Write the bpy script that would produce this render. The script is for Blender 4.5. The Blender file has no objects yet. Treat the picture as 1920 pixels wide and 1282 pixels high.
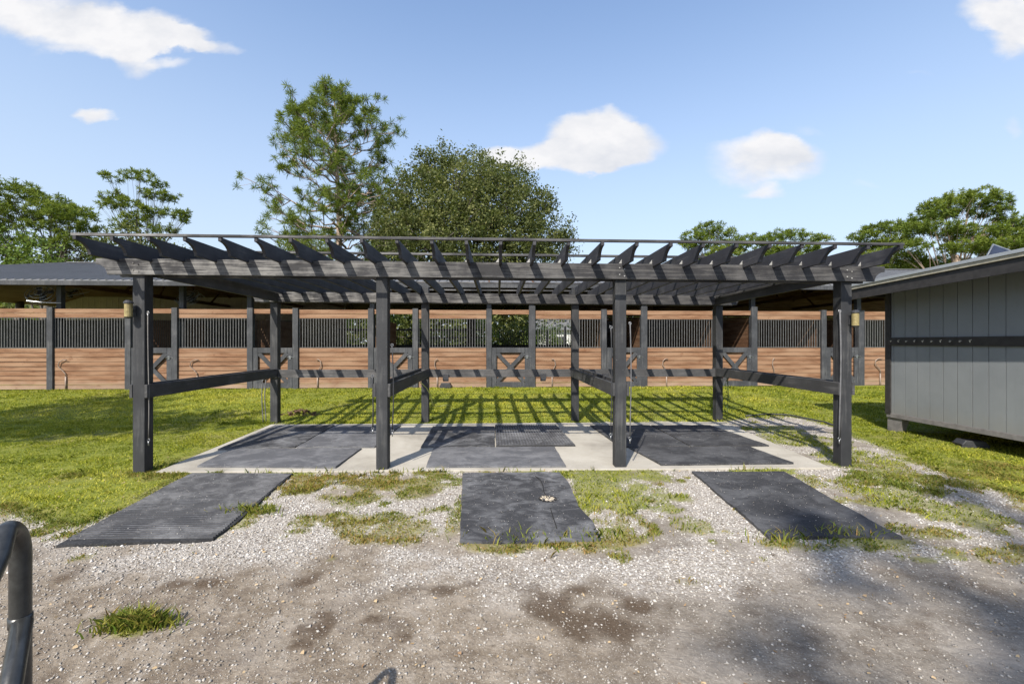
import bpy, math, random
import numpy as np
from mathutils import Vector, Matrix
R = math.radians
rng = np.random.default_rng(7)
random.seed(11)
S = bpy.context.scene
COL = S.collection

# ------------------------------------------------------------------ camera
CAMZ = 1.68; FPX = 820.0; CX = 960.0; CY = 641.0
cd = bpy.data.cameras.new('camera'); cam = bpy.data.objects.new('camera', cd); COL.objects.link(cam)
cam.location = (0, 0, CAMZ); cam.rotation_euler = (R(90), 0, 0)
cd.sensor_width = 36; cd.lens = FPX / 1920 * 36; cd.clip_start = 0.05; cd.clip_end = 3000
S.camera = cam
S.view_settings.view_transform = 'Standard'; S.view_settings.look = 'None'
S.view_settings.exposure = 0.90; S.view_settings.gamma = 1

# ------------------------------------------------------------------ sun and sky
SUN_EL, SUN_AZ = 43.0, 22.5         # light travels towards +Y, leaning to +X
az = R(SUN_AZ); el = R(SUN_EL)
sd = Vector((math.sin(az) * math.cos(el), math.cos(az) * math.cos(el), -math.sin(el)))
sl = bpy.data.lights.new('sun', 'SUN'); sl.energy = 3.9; sl.angle = R(0.55); sl.color = (1, 0.93, 0.83)
so = bpy.data.objects.new('sun', sl); COL.objects.link(so)
so.rotation_euler = sd.to_track_quat('-Z', 'Y').to_euler(); so.location = (-6, -12, 14)

W = bpy.data.worlds.new('World'); S.world = W; W.use_nodes = True
wn = W.node_tree.nodes; wl = W.node_tree.links; wn.clear()
def WN(t, **k):
    n = wn.new(t)
    for a, b in k.items(): setattr(n, a, b)
    return n
wout = WN('ShaderNodeOutputWorld'); bg = WN('ShaderNodeBackground'); bg.inputs[1].default_value = 0.15
sky = WN('ShaderNodeTexSky', sky_type='NISHITA'); sky.sun_disc = False
sky.sun_elevation = el; sky.sun_rotation = math.atan2(-sd.x, -sd.y)
sky.air_density = 1.0; sky.dust_density = 1.0; sky.ozone_density = 2.2; sky.altitude = 0
tc = WN('ShaderNodeTexCoord'); sep = WN('ShaderNodeSeparateXYZ'); wl.new(tc.outputs['Generated'], sep.inputs[0])
def wm(op, a, b=None, clamp=False):
    n = WN('ShaderNodeMath', operation=op); n.use_clamp = clamp
    for i, v in enumerate((a, b)):
        if v is None: continue
        if isinstance(v, (int, float)): n.inputs[i].default_value = v
        else: wl.new(v, n.inputs[i])
    return n.outputs[0]
ymax = wm('MAXIMUM', sep.outputs[1], 0.02)
cu = wm('DIVIDE', sep.outputs[0], ymax); cv = wm('DIVIDE', sep.outputs[2], ymax)
comb = WN('ShaderNodeCombineXYZ'); wl.new(cu, comb.inputs[0]); wl.new(cv, comb.inputs[1])
def wnoise(scale, det, amp, off):
    mp = WN('ShaderNodeVectorMath', operation='MULTIPLY'); wl.new(comb.outputs[0], mp.inputs[0]); mp.inputs[1].default_value = (1, 1.7, 1)
    ad = WN('ShaderNodeVectorMath', operation='ADD'); wl.new(mp.outputs[0], ad.inputs[0]); ad.inputs[1].default_value = off
    nz = WN('ShaderNodeTexNoise'); nz.inputs['Scale'].default_value = scale; nz.inputs['Detail'].default_value = det
    nz.inputs['Roughness'].default_value = 0.55
    wl.new(ad.outputs[0], nz.inputs['Vector'])
    s = WN('ShaderNodeVectorMath', operation='SUBTRACT'); wl.new(nz.outputs['Color'], s.inputs[0]); s.inputs[1].default_value = (.5, .5, .5)
    m = WN('ShaderNodeVectorMath', operation='SCALE'); wl.new(s.outputs[0], m.inputs[0]); m.inputs['Scale'].default_value = amp
    return m.outputs[0], nz
d1, nz1 = wnoise(6.0, 7, 0.11, (3.1, 1.2, 0.4))
ca = WN('ShaderNodeVectorMath', operation='ADD'); wl.new(comb.outputs[0], ca.inputs[0]); wl.new(d1, ca.inputs[1])
flat = WN('ShaderNodeVectorMath', operation='MULTIPLY'); wl.new(ca.outputs[0], flat.inputs[0]); flat.inputs[1].default_value = (1, 1, 0)
clouds = [(60, 20, 150, 50, 1.2), (210, 62, 175, 52, 1.6), (320, 72, 90, 34, 1.3), (395, 92, 62, 16, .8), (262, 112, 46, 34, 1.0),
          (325, 124, 44, 15, .7), (183, 216, 48, 15, 1.2),
          (1108, 256, 88, 56, 2.0), (1180, 272, 78, 36, 1.4), (1040, 298, 140, 34, 1.6), (940, 286, 60, 13, .6), (1120, 298, 110, 26, 1.2),
          (1440, 300, 108, 48, 1.35), (1470, 285, 55, 30, .8), (1436, 357, 42, 15, .9), (1516, 248, 36, 10, .3),
          (1880, 20, 85, 40, 1.5), (1895, 66, 50, 46, 1.3), (1903, 242, 17, 26, .5), (1620, 345, 28, 7, .25), (112, 104, 56, 10, .32), (1730, 128, 30, 8, .2)]
acc = None
for (px, py, rx, ry, st) in clouds:
    s = WN('ShaderNodeVectorMath', operation='SUBTRACT'); wl.new(flat.outputs[0], s.inputs[0])
    s.inputs[1].default_value = ((px - CX) / FPX, (CY - py) / FPX, 0)
    m = WN('ShaderNodeVectorMath', operation='MULTIPLY'); wl.new(s.outputs[0], m.inputs[0]); m.inputs[1].default_value = (FPX / rx / 1.12, FPX / ry / 1.10, 0)
    d = WN('ShaderNodeVectorMath', operation='DOT_PRODUCT'); wl.new(m.outputs[0], d.inputs[0]); wl.new(m.outputs[0], d.inputs[1])
    v = wm('MULTIPLY', wm('MAXIMUM', wm('SUBTRACT', 1.0, d.outputs['Value']), 0.0), st)
    acc = v if acc is None else wm('ADD', acc, v)
_, nz2 = wnoise(9.0, 7, .1, (7.7, 2.2, 1.4))
tex = wm('MULTIPLY', wm('ADD', nz2.outputs['Fac'], 0.45), acc)
mr = WN('ShaderNodeMapRange', interpolation_type='SMOOTHSTEP'); wl.new(tex, mr.inputs[0])
mr.inputs[1].default_value = 0.02; mr.inputs[2].default_value = 1.15; mr.inputs[3].default_value = 0; mr.inputs[4].default_value = .97
front = wm('GREATER_THAN', sep.outputs[1], 0.05)
cf = wm('MULTIPLY', mr.outputs[0], front)
# aerial paling towards the horizon
hz = WN('ShaderNodeMapRange', interpolation_type='SMOOTHSTEP'); wl.new(sep.outputs[2], hz.inputs[0])
hz.inputs[1].default_value = -.02; hz.inputs[2].default_value = .75; hz.inputs[3].default_value = .84; hz.inputs[4].default_value = .0
hm = WN('ShaderNodeMixRGB'); wl.new(hz.outputs[0], hm.inputs[0]); wl.new(sky.outputs[0], hm.inputs[1]); hm.inputs[2].default_value = (2.35, 2.68, 3.08, 1)
cm = WN('ShaderNodeMixRGB'); wl.new(cf, cm.inputs[0]); wl.new(hm.outputs[0], cm.inputs[1]); 
csh = WN('ShaderNodeMapRange'); wl.new(nz2.outputs['Fac'], csh.inputs[0]); csh.inputs[1].default_value = .3; csh.inputs[2].default_value = .62
ccol = WN('ShaderNodeMixRGB'); wl.new(csh.outputs[0], ccol.inputs[0]); ccol.inputs[1].default_value = (2.75, 2.82, 3.0, 1); ccol.inputs[2].default_value = (3.45, 3.42, 3.45, 1)
wl.new(ccol.outputs[0], cm.inputs[2])
wl.new(cm.outputs[0], bg.inputs[0]); wl.new(bg.outputs[0], wout.inputs[0])

# ------------------------------------------------------------------ helpers
def px2w(px, py, zg=0.0):
    z = FPX * (CAMZ - zg) / (py - CY); return ((px - CX) / FPX * z, z)
def at(px, py, Y): return Vector(((px - CX) / FPX * Y, Y, CAMZ + (CY - py) / FPX * Y))
def hash2(ix, iy, seed):
    n = (ix.astype(np.int64) * 374761393 + iy.astype(np.int64) * 668265263 + seed * 982451653) & 0xffffffff
    n = ((n ^ (n >> 13)) * 1274126177) & 0xffffffff
    return ((n ^ (n >> 16)) & 0xffff) / 65535.0
def vnoise(x, y, seed=0):
    ix = np.floor(x); iy = np.floor(y); fx = x - ix; fy = y - iy
    fx = fx * fx * (3 - 2 * fx); fy = fy * fy * (3 - 2 * fy)
    a = hash2(ix, iy, seed); b = hash2(ix + 1, iy, seed); c = hash2(ix, iy + 1, seed); d = hash2(ix + 1, iy + 1, seed)
    return (a * (1 - fx) + b * fx) * (1 - fy) + (c * (1 - fx) + d * fx) * fy
def fbm(x, y, seed=0, o=4):
    s = 0; a = .5; t = 0
    for i in range(o):
        s = s + a * vnoise(x * 2 ** i, y * 2 ** i, seed + i * 17); t += a; a *= .5
    return s / t
def sstep(a, b, x):
    t = np.clip((x - a) / (b - a), 0, 1); return t * t * (3 - 2 * t)

class MB:
    def __init__(s): s.v = []; s.f = []
    def add(s, vs, fs):
        o = len(s.v); s.v += [tuple(p) for p in vs]; s.f += [tuple(i + o for i in f) for f in fs]; return s
    def box(s, x0, x1, y0, y1, z0, z1, M=None):
        vs = [Vector((x, y, z)) for z in (z0, z1) for y in (y0, y1) for x in (x0, x1)]
        if M is not None: vs = [M @ p for p in vs]
        return s.add(vs, [(0, 2, 3, 1), (4, 5, 7, 6), (0, 1, 5, 4), (2, 6, 7, 3), (0, 4, 6, 2), (1, 3, 7, 5)])
    def bar(s, a, b, w, h, up=(0, 0, 1)):
        a = Vector(a); b = Vector(b); d = (b - a).normalized(); sx = d.cross(Vector(up))
        if sx.length < 1e-4: sx = d.cross(Vector((1, 0, 0)))
        sx.normalize(); sz = sx.cross(d)
        vs = [p + sx * i * w / 2 + sz * j * h / 2 for p in (a, b) for (i, j) in ((-1, -1), (1, -1), (1, 1), (-1, 1))]
        return s.add(vs, [(0, 3, 2, 1), (4, 5, 6, 7), (0, 1, 5, 4), (1, 2, 6, 5), (2, 3, 7, 6), (3, 0, 4, 7)])
    def tube(s, pts, rad, n=8, cap=True):
        pts = [Vector(p) for p in pts]
        if isinstance(rad, (int, float)): rad = [rad] * len(pts)
        o = len(s.v); pr = None
        for i, p in enumerate(pts):
            d = (pts[min(i + 1, len(pts) - 1)] - pts[max(i - 1, 0)]).normalized()
            if pr is None: pr = d.orthogonal().normalized()
            pr = (pr - d * pr.dot(d)); pr = pr.normalized() if pr.length > 1e-5 else d.orthogonal().normalized()
            q = d.cross(pr)
            for k in range(n):
                a = 2 * math.pi * k / n; s.v.append(tuple(p + (pr * math.cos(a) + q * math.sin(a)) * rad[i]))
        for i in range(len(pts) - 1):
            for k in range(n):
                s.f.append((o + i * n + k, o + i * n + (k + 1) % n, o + (i + 1) * n + (k + 1) % n, o + (i + 1) * n + k))
        if cap:
            s.f.append(tuple(o + k for k in reversed(range(n)))); s.f.append(tuple(o + (len(pts) - 1) * n + k for k in range(n)))
        return s
    def prism(s, poly, fn, t0, t1):
        n = len(poly); vs = [fn(p, t0) for p in poly] + [fn(p, t1) for p in poly]
        fs = [tuple(range(n)), tuple(reversed(range(n, 2 * n)))] + [(i, i + n, (i + 1) % n + n, (i + 1) % n) for i in range(n)]
        return s.add(vs, fs)
    def build(s, name, mat=None, parent=None, smooth=False, bevel=0):
        me = bpy.data.meshes.new(name); me.from_pydata(s.v, [], s.f); me.update()
        o = bpy.data.objects.new(name, me); COL.objects.link(o)
        if mat: me.materials.append(mat)
        if parent is not None: o.parent = parent
        if smooth: me.polygons.foreach_set('use_smooth', [True] * len(me.polygons))
        if bevel:
            m = o.modifiers.new('bevel', 'BEVEL'); m.width = bevel; m.segments = 2; m.limit_method = 'ANGLE'
        return o
def npmesh(name, V, F, mat, parent=None, col=None, smooth=False):
    """V (n,3), F (m,k) constant k, col (n,) float tint per vertex"""
    me = bpy.data.meshes.new(name); V = np.asarray(V, np.float32); F = np.asarray(F, np.int32); m, k = F.shape
    me.vertices.add(len(V)); me.vertices.foreach_set('co', V.ravel())
    me.loops.add(m * k); me.loops.foreach_set('vertex_index', F.ravel())
    me.polygons.add(m); me.polygons.foreach_set('loop_start', np.arange(0, m * k, k, dtype=np.int32))
    me.polygons.foreach_set('loop_total', np.full(m, k, np.int32))
    if smooth: me.polygons.foreach_set('use_smooth', np.ones(m, bool))
    if col is not None:
        if col.ndim == 1:
            a = me.attributes.new('tint', 'FLOAT', 'POINT'); a.data.foreach_set('value', col.astype(np.float32))
        else:
            a = me.attributes.new('mask', 'FLOAT_COLOR', 'POINT'); a.data.foreach_set('color', col.astype(np.float32).ravel())
    me.update(calc_edges=True); me.validate()
    if mat: me.materials.append(mat)
    o = bpy.data.objects.new(name, me); COL.objects.link(o)
    if parent is not None: o.parent = parent
    return o
def tag(o, label=None, cat=None, group=None, kind=None):
    if label: o['label'] = label
    if cat: o['category'] = cat
    if group: o['group'] = group
    if kind: o['kind'] = kind
    return o
def empty(name, loc=(0, 0, 0), rz=0):
    o = bpy.data.objects.new(name, None); COL.objects.link(o); o.location = loc; o.rotation_euler = (0, 0, rz); o.empty_display_size = .2
    return o
def copy_tree(o, parent=None):
    c = o.copy(); COL.objects.link(c)
    if parent is not None: c.parent = parent
    for ch in list(o.children): copy_tree(ch, c)
    return c

# ------------------------------------------------------------------ materials
class NT:
    def __init__(s, name, rough=.8, spec=.3):
        m = bpy.data.materials.new(name); m.use_nodes = True; s.m = m; s.n = m.node_tree.nodes; s.l = m.node_tree.links
        s.b = s.n['Principled BSDF']; s.out = s.n['Material Output']
        s.b.inputs['Roughness'].default_value = rough; s.b.inputs['Specular IOR Level'].default_value = spec
        s.tc = s.n.new('ShaderNodeTexCoord')
    def N(s, t, **k):
        n = s.n.new(t)
        for a, b in k.items(): setattr(n, a, b)
        return n
    def put(s, sock, v):
        if hasattr(v, 'links') or isinstance(v, bpy.types.NodeSocket): s.l.new(v, sock)
        elif isinstance(v, (tuple, list)) and len(v) == 3 and sock.type == 'RGBA': sock.default_value = (*v, 1)
        else: sock.default_value = v
    def map(s, scale=(1, 1, 1), src='Object', rand=True):
        mp = s.N('ShaderNodeMapping'); s.l.new(s.tc.outputs[src], mp.inputs[0]); mp.inputs['Scale'].default_value = scale
        if rand:
            oi = s.N('ShaderNodeObjectInfo'); mu = s.N('ShaderNodeMath', operation='MULTIPLY'); s.l.new(oi.outputs['Random'], mu.inputs[0]); mu.inputs[1].default_value = 37.0
            s.l.new(mu.outputs[0], mp.inputs['Location'])
        return mp.outputs[0]
    def noise(s, vec, scale=5, det=4, rough=.55, dist=0):
        n = s.N('ShaderNodeTexNoise'); s.l.new(vec, n.inputs['Vector']); n.inputs['Scale'].default_value = scale
        n.inputs['Detail'].default_value = det; n.inputs['Roughness'].default_value = rough; n.inputs['Distortion'].default_value = dist
        return n.outputs['Fac']
    def ramp(s, v, stops):
        r = s.N('ShaderNodeValToRGB'); s.l.new(v, r.inputs[0]); e = r.color_ramp.elements
        while len(e) < len(stops): e.new(.5)
        for i, (p, c) in enumerate(stops):
            e[i].position = p; e[i].color = (*c, 1) if isinstance(c, tuple) else (c, c, c, 1)
        return r.outputs[0]
    def mix(s, f, a, b, mode='MIX'):
        n = s.N('ShaderNodeMixRGB', blend_type=mode); s.put(n.inputs[0], f); s.put(n.inputs[1], a); s.put(n.inputs[2], b); return n.outputs[0]
    def math(s, op, a, b=0.0, clamp=False):
        n = s.N('ShaderNodeMath', operation=op); n.use_clamp = clamp; s.put(n.inputs[0], a); s.put(n.inputs[1], b); return n.outputs[0]
    def rng(s, v, a, b, c=0., d=1.):
        n = s.N('ShaderNodeMapRange'); s.l.new(v, n.inputs[0])
        for i, q in enumerate((a, b, c, d)): n.inputs[i + 1].default_value = q
        return n.outputs[0]
    def bump(s, h, st=.3, dist=.01):
        n = s.N('ShaderNodeBump'); s.l.new(h, n.inputs['Height']); n.inputs['Strength'].default_value = st; n.inputs['Distance'].default_value = dist
        s.l.new(n.outputs[0], s.b.inputs['Normal'])
    def color(s, v): s.put(s.b.inputs['Base Color'], v)
    def rand(s):
        return s.N('ShaderNodeObjectInfo').outputs['Random']

def black_wood(name, axis, worn=.5, tone=(.034, .034, .036), wear_col=(.17, .165, .16)):
    m = NT(name, .62, .35); sc = [14, 14, 14]; sc[axis] = .7
    v = m.map(tuple(sc)); g = m.noise(v, 2.2, 8, .65, .6)
    v2 = m.map((1, 1, 1)); big = m.noise(v2, 2.6, 5, .6); fine = m.noise(v2, 38, 3, .6)
    f = m.rng(m.math('ADD', m.math('MULTIPLY', g, .75), m.math('MULTIPLY', big, .55)), .72 - .14 * worn, .90 - .12 * worn, 0, min(1, .35 + .75 * worn))
    base = m.mix(m.rng(big, .3, .7), tone, tuple(c * 1.55 for c in tone))
    if axis == 0:
        sp0 = m.N('ShaderNodeSeparateXYZ'); m.l.new(m.tc.outputs['Object'], sp0.inputs[0]); f = m.math('MULTIPLY', f, m.rng(m.math('ADD', sp0.outputs[0], m.math('MULTIPLY', big, 3.)), 2.5, 8.5, 1.0, .30))
    kn = m.N('ShaderNodeTexVoronoi'); m.l.new(m.map(tuple((1.6 if q == axis else 5.) for q in range(3))), kn.inputs['Vector']); kn.inputs['Scale'].default_value = 1.0
    c = m.mix(f, base, wear_col)
    c = m.mix(m.math('MULTIPLY', m.rng(kn.outputs['Distance'], .12, .04), .7), c, tuple(q * .5 for q in tone))
    spots = m.rng(m.noise(v2, 55, 2, .5), .74, .78)
    c = m.mix(m.math('MULTIPLY', spots, .35), c, (.33, .33, .31))
    m.color(c); m.bump(m.math('ADD', g, m.math('MULTIPLY', fine, .3)), .35, .006)
    m.put(m.b.inputs['Roughness'], m.rng(g, .3, .7, .5, .8))
    return m.m
BW_x = black_wood('black_wood_long', 0, .85, (.021, .021, .023), (.23, .225, .215)); BW_y = black_wood('black_wood_rafter', 1, .22, (.026, .026, .030), (.12, .118, .115)); BW_z = black_wood('black_wood_post', 2, .38, (.022, .023, .025), (.095, .095, .092))
BW_rail = black_wood('black_wood_rail', 1, .2, (.036, .036, .037)); BARNB = black_wood('barn_black_wood', 2, .45, (.034, .036, .040), (.12, .12, .12))

def stained_wood(name='stained_boards', tint=1.0):
    m = NT(name, .72, .25)
    v = m.map((.6, 9, 9)); g = m.noise(v, 2.4, 9, .68, 1.1)
    v2 = m.map((1, 1, 7.2)); row = m.noise(v2, 1.0, 2, .5)
    v3 = m.map((1.2, 1, 2.2)); k = m.noise(v3, 3.1, 2, .5)
    c = m.ramp(g, [(.28, (.095 * tint, .044 * tint, .023 * tint)), (.5, (.195 * tint, .102 * tint, .056 * tint)), (.72, (.29 * tint, .170 * tint, .102 * tint))])
    c = m.mix(m.rng(row, .40, .62, 0, .8), c, (.29 * tint, .180 * tint, .112 * tint))
    c = m.mix(m.math('MULTIPLY', m.rng(k, .66, .74), .7), c, (.15 * tint, .07 * tint, .035 * tint))
    geo = m.N('ShaderNodeSeparateXYZ'); m.l.new(m.tc.outputs['Object'], geo.inputs[0])
    low = m.math('MULTIPLY', m.rng(m.math('ADD', geo.outputs[2], m.math('MULTIPLY', k, .25)), .42, .12), .55)
    c = m.mix(low, c, (.33, .27, .21))
    m.color(c); m.bump(g, .3, .006); return m.m
WOOD = stained_wood(); WOOD_DK = stained_wood('dark_inner_boards', .62)  # inner boards are the same stained wood in a darker tone

def plain(name, col, rough=.6, metal=0., nz=.25, scale=9, spec=.4, bump=0):
    m = NT(name, rough, spec); v = m.map((1, 1, 1)); n = m.noise(v, scale, 5, .6)
    m.color(m.mix(m.rng(n, .3, .7), tuple(c * (1 - nz) for c in col), tuple(min(1, c * (1 + nz)) for c in col)))
    m.b.inputs['Metallic'].default_value = metal
    if bump: m.bump(n, bump, .005)
    return m.m
STEEL = plain('galvanised_steel', (.30, .31, .32), .38, .8)
BAR = plain('grille_bar_metal', (.15, .15, .148), .45, .3)
PIPEB = plain('black_enamel_pipe', (.030, .031, .030), .33, 0, .35, 60, .55, .08)
ROPE = plain('weathered_rope', (.17, .16, .15), .85)
DKPLAST = plain('dark_plastic', (.035, .036, .04), .5)
CREAM = None
def metal_sheet(name, col, axis, per):
    m = NT(name, .5, .4); w = m.N('ShaderNodeTexWave', wave_type='BANDS', bands_direction=axis, wave_profile='SIN')
    mp = m.map((1, 1, 1), rand=False); m.l.new(mp, w.inputs['Vector']); w.inputs['Scale'].default_value = per
    n = m.noise(mp, 1.5, 5, .6)
    c = m.mix(m.rng(n, .3, .7), tuple(c * .85 for c in col), tuple(c * 1.12 for c in col))
    m.color(c); m.bump(m.rng(w.outputs['Fac'], .85, 1), .8, .02); return m.m
ROOFM = plain('grey_roof_metal', (.165, .168, .176), .5, .1, .10, 1.6); CREAM = metal_sheet('cream_ribbed_metal', (.48, .42, .33), 'X', 1.1)
SHROOF = plain('pale_shed_roof_metal', (.33, .35, .36), .45, .3, .12, 2)
SIDING = NT('grey_painted_siding', .7, .25)
_v = SIDING.map((22, 22, .8), rand=False); _g = SIDING.noise(_v, 3, 6, .6); _b = SIDING.noise(SIDING.map((1, 1, 1), rand=False), 1.4, 4, .6)
SIDING.color(SIDING.mix(SIDING.rng(_b, .3, .7), (.172, .186, .194), (.210, .224, .230))); _z = SIDING.N('ShaderNodeSeparateXYZ'); SIDING.l.new(SIDING.tc.outputs['Object'], _z.inputs[0]); _base = SIDING.b.inputs['Base Color'].links[0].from_socket
_m = SIDING.noise(SIDING.map((5, 5, 1.2), rand=False), 2.4, 7, .7, .5); _f = SIDING.math('MULTIPLY', SIDING.rng(SIDING.math('ADD', _z.outputs[2], SIDING.math('MULTIPLY', _m, .5)), .85, .45), .5)
_c = SIDING.mix(_f, _base, (.20, .18, .145)); SIDING.color(SIDING.mix(SIDING.math('MULTIPLY', SIDING.rng(_m, .56, .72), .35), _c, (.15, .155, .155))); SIDING.bump(_g, .22, .004); SIDING = SIDING.m
TRIM = plain('shed_dark_trim', (.030, .028, .027), .6, 0, .3, 12); SKID = plain('grey_skid_timber', (.16, .15, .145), .8, 0, .25, 10)
TAN = plain('tan_roof_edge', (.36, .33, .25), .6)
def concrete():
    m = NT('worn_concrete', .85, .25); v = m.map((1, 1, 1), rand=False); a = m.noise(v, .9, 7, .65, .4); b = m.noise(v, 22, 4, .6)
    c = m.ramp(a, [(.3, (.24, .22, .185)), (.5, (.36, .335, .285)), (.7, (.44, .415, .36))])
    c = m.mix(m.math('MULTIPLY', m.rng(b, .62, .78), .4), c, (.26, .23, .2)); m.color(c); m.bump(b, .15, .003); return m.m
CONC = concrete()
def rubber(name, kind, dust=.5, tone=.040):
    m = NT(name, .78, .22); v = m.map((1, 1, 1)); a = m.noise(v, 1.5, 7, .62, .7); s2 = m.noise(m.map((1.3, 1.9, 1)), 3.3, 8, .72, 1.2); f = m.noise(v, 90, 3, .6)
    d = m.rng(m.math('ADD', m.math('MULTIPLY', a, .6), m.math('MULTIPLY', s2, .5)), .50, .80, 0, dust)
    c = m.mix(d, (tone, tone * 1.02, tone * 1.1), (.24, .242, .248))
    c = m.mix(m.math('MULTIPLY', m.rng(f, .52, .75), .34), c, (.17, .165, .16))
    sp = m.noise(v, 42, 1, .4); c = m.mix(m.rng(sp, .80, .82, 0, .7), c, (.5, .48, .42))
    h = f
    m.color(c); m.bump(h, .35, .004); return m.m
RUB = [rubber('smooth_rubber', 'smooth', 1.0, .036), rubber('dark_rubber', 'smooth', .45, .030), rubber('dusty_rubber', 'smooth', 1.0, .085)]
def leafmat(name, c0, c1, c2, trans=.35):
    m = NT(name, .6, .2); a = m.N('ShaderNodeAttribute', attribute_name='tint')
    c = m.ramp(a.outputs['Fac'], [(0.05, c0), (.5, c1), (.95, c2)]); m.color(c)
    t = m.N('ShaderNodeBsdfTranslucent'); m.put(t.inputs[0], m.mix(.5, c, (.30, .38, .04)))
    mx = m.N('ShaderNodeMixShader'); mx.inputs[0].default_value = trans; m.l.new(m.b.outputs[0], mx.inputs[1]); m.l.new(t.outputs[0], mx.inputs[2])
    m.l.new(mx.outputs[0], m.out.inputs[0]); return m.m
GRASS = leafmat('grass_blade', (.085, .125, .012), (.290, .315, .022), (.58, .53, .09), .36)
WEED = leafmat('weed_leaf', (.085, .140, .016), (.21, .215, .035), (.34, .21, .075), .25)
PINE = leafmat('pine_needles', (.040, .065, .010), (.105, .150, .018), (.21, .24, .04), .3)
OAK = leafmat('oak_leaves', (.026, .038, .012), (.078, .094, .026), (.20, .20, .070), .25)
BUSH = leafmat('bush_leaves', (.045, .080, .014), (.095, .150, .026), (.18, .23, .05), .3)
BARK = plain('tree_bark', (.27, .21, .165), .9, 0, .35, 8, .2, .5); BARKG = plain('grey_bark', (.11, .095, .08), .9, 0, .35, 8, .2, .5)

# ------------------------------------------------------------------ ground
def G(X, Y):
    X = np.asarray(X, float); Y = np.asarray(Y, float)
    g = np.interp(Y, [-10, 2.0, 3.8, 5.3, 9.5, 13.2, 16, 60], [-.12, -.115, -.085, -.028, -.02, .215, .24, .24])
    und = (fbm(X * .8, Y * .8, 5, 3) - .5) * .05 * sstep(0, 1, np.abs(Y - 7.4) - 1.9)
    rough = (fbm(X * 5, Y * 5, 9, 3) - .5) * .012
    return g + und * .6 + rough
def inpoly(x, y, P):
    c = np.zeros(x.shape, bool); n = len(P)
    for i in range(n):
        x0, y0 = P[i]; x1, y1 = P[(i + 1) % n]
        if y0 == y1: continue
        k = ((y0 > y) != (y1 > y)) & (x < (x1 - x0) * (y - y0) / (y1 - y0) + x0); c ^= k
    return c
def pdist(x, y, P, closed=True):
    d = np.full(x.shape, 1e9); n = len(P)
    for i in range(n if closed else n - 1):
        x0, y0 = P[i]; x1, y1 = P[(i + 1) % n]; dx, dy = x1 - x0, y1 - y0
        t = np.clip(((x - x0) * dx + (y - y0) * dy) / (dx * dx + dy * dy + 1e-9), 0, 1)
        d = np.minimum(d, np.hypot(x - x0 - t * dx, y - y0 - t * dy))
    return d
def P(px, py): return px2w(px, py, float(G(0., px2w(px, py)[1])))
YARD = [(-14, 4.7), P(-60, 950), P(0, 958), P(90, 978), P(150, 988), P(290, 930), P(372, 886), P(301, 881), P(455, 825), P(512, 796), P(900, 795), P(1356, 789), P(1392, 782), P(1445, 779), P(1508, 786),
        P(1568, 801), P(1650, 836), P(1760, 880), P(1850, 915), P(1930, 948), (9, 4.0), (30, 1.0), (30, -60), (-30, -60), (-30, 3)]
# weed patches: centre x, centre y, half width, half height (plan positions), strength, brownness
def blob(px, py, rx, ry, st, br):
    x, y = P(px, py); k = y / FPX
    return (x, y, rx * k * 1.25, ry * y / (py - CY) * 1.3, st, br)
WEEDS = [blob(*b) for b in [(590, 905, 60, 14, 1, .75), (690, 912, 70, 20, .9, .8), (800, 900, 75, 16, 1, .7), (700, 990, 70, 16, .75, .75), (620, 982, 45, 10, .7, .7), (760, 1002, 40, 14, .7, .8),
    (1080, 880, 40, 16, 1, .2), (1150, 885, 60, 16, 1, .3), (1120, 930, 60, 26, .95, .3), (1200, 935, 60, 18, .95, .25), (1240, 948, 36, 12, .9, .2), (1290, 985, 30, 12, .7, .4), (1150, 975, 50, 14, .7, .5),
    (960, 1024, 90, 9, 1, .85), (1080, 1020, 80, 12, .95, .8), (1170, 1000, 40, 14, .8, .6), (470, 968, 34, 13, .95, .4), (445, 990, 22, 9, .8, .6), (1410, 884, 55, 8, 1, .1), (1460, 1022, 40, 7, .8, .4), (1600, 1018, 70, 10, .85, .4), (1660, 1030, 60, 9, .8, .5),
    (1530, 1030, 30, 7, .6, .5), (1640, 930, 60, 14, .8, .3), (1720, 905, 90, 18, .75, .4), (1800, 965, 60, 18, .9, .35), (1700, 1000, 40, 8, .5, .5), (1760, 1005, 60, 10, .7, .55), (1850, 1040, 70, 12, .85, .5), (1790, 1050, 60, 7, .8, .3), (1560, 905, 50, 12, .6, .5), (1500, 825, 60, 9, .7, .4),
    (1440, 805, 46, 6, .8, .3), (1610, 860, 50, 14, .8, .3), (1660, 880, 60, 14, .7, .4), (252, 1176, 44, 14, 1.1, .45), (300, 890, 70, 9, 1, .5), (560, 888, 60, 5, 1, .2), (1000, 882, 40, 3, .9, .1), (880, 880, 30, 4, .9, .1), (1600, 872, 40, 8, .8, .3), (860, 960, 12, 30, .5, .6),
    (1300, 1090, 40, 8, .3, .7), (60, 1000, 60, 10, .7, .9), (150, 1010, 50, 8, .6, .9)]]
GR_EDGE = [(-30, 3.25)] + [P(*p) for p in [(-50, 990), (60, 1010), (120, 1040), (300, 1062), (500, 1058), (640, 1072), (850, 1080), (1000, 1090), (1200, 1105), (1330, 1095), (1500, 1080), (1700, 1068), (1920, 1050)]] + [(30, 3.2)]
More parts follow.
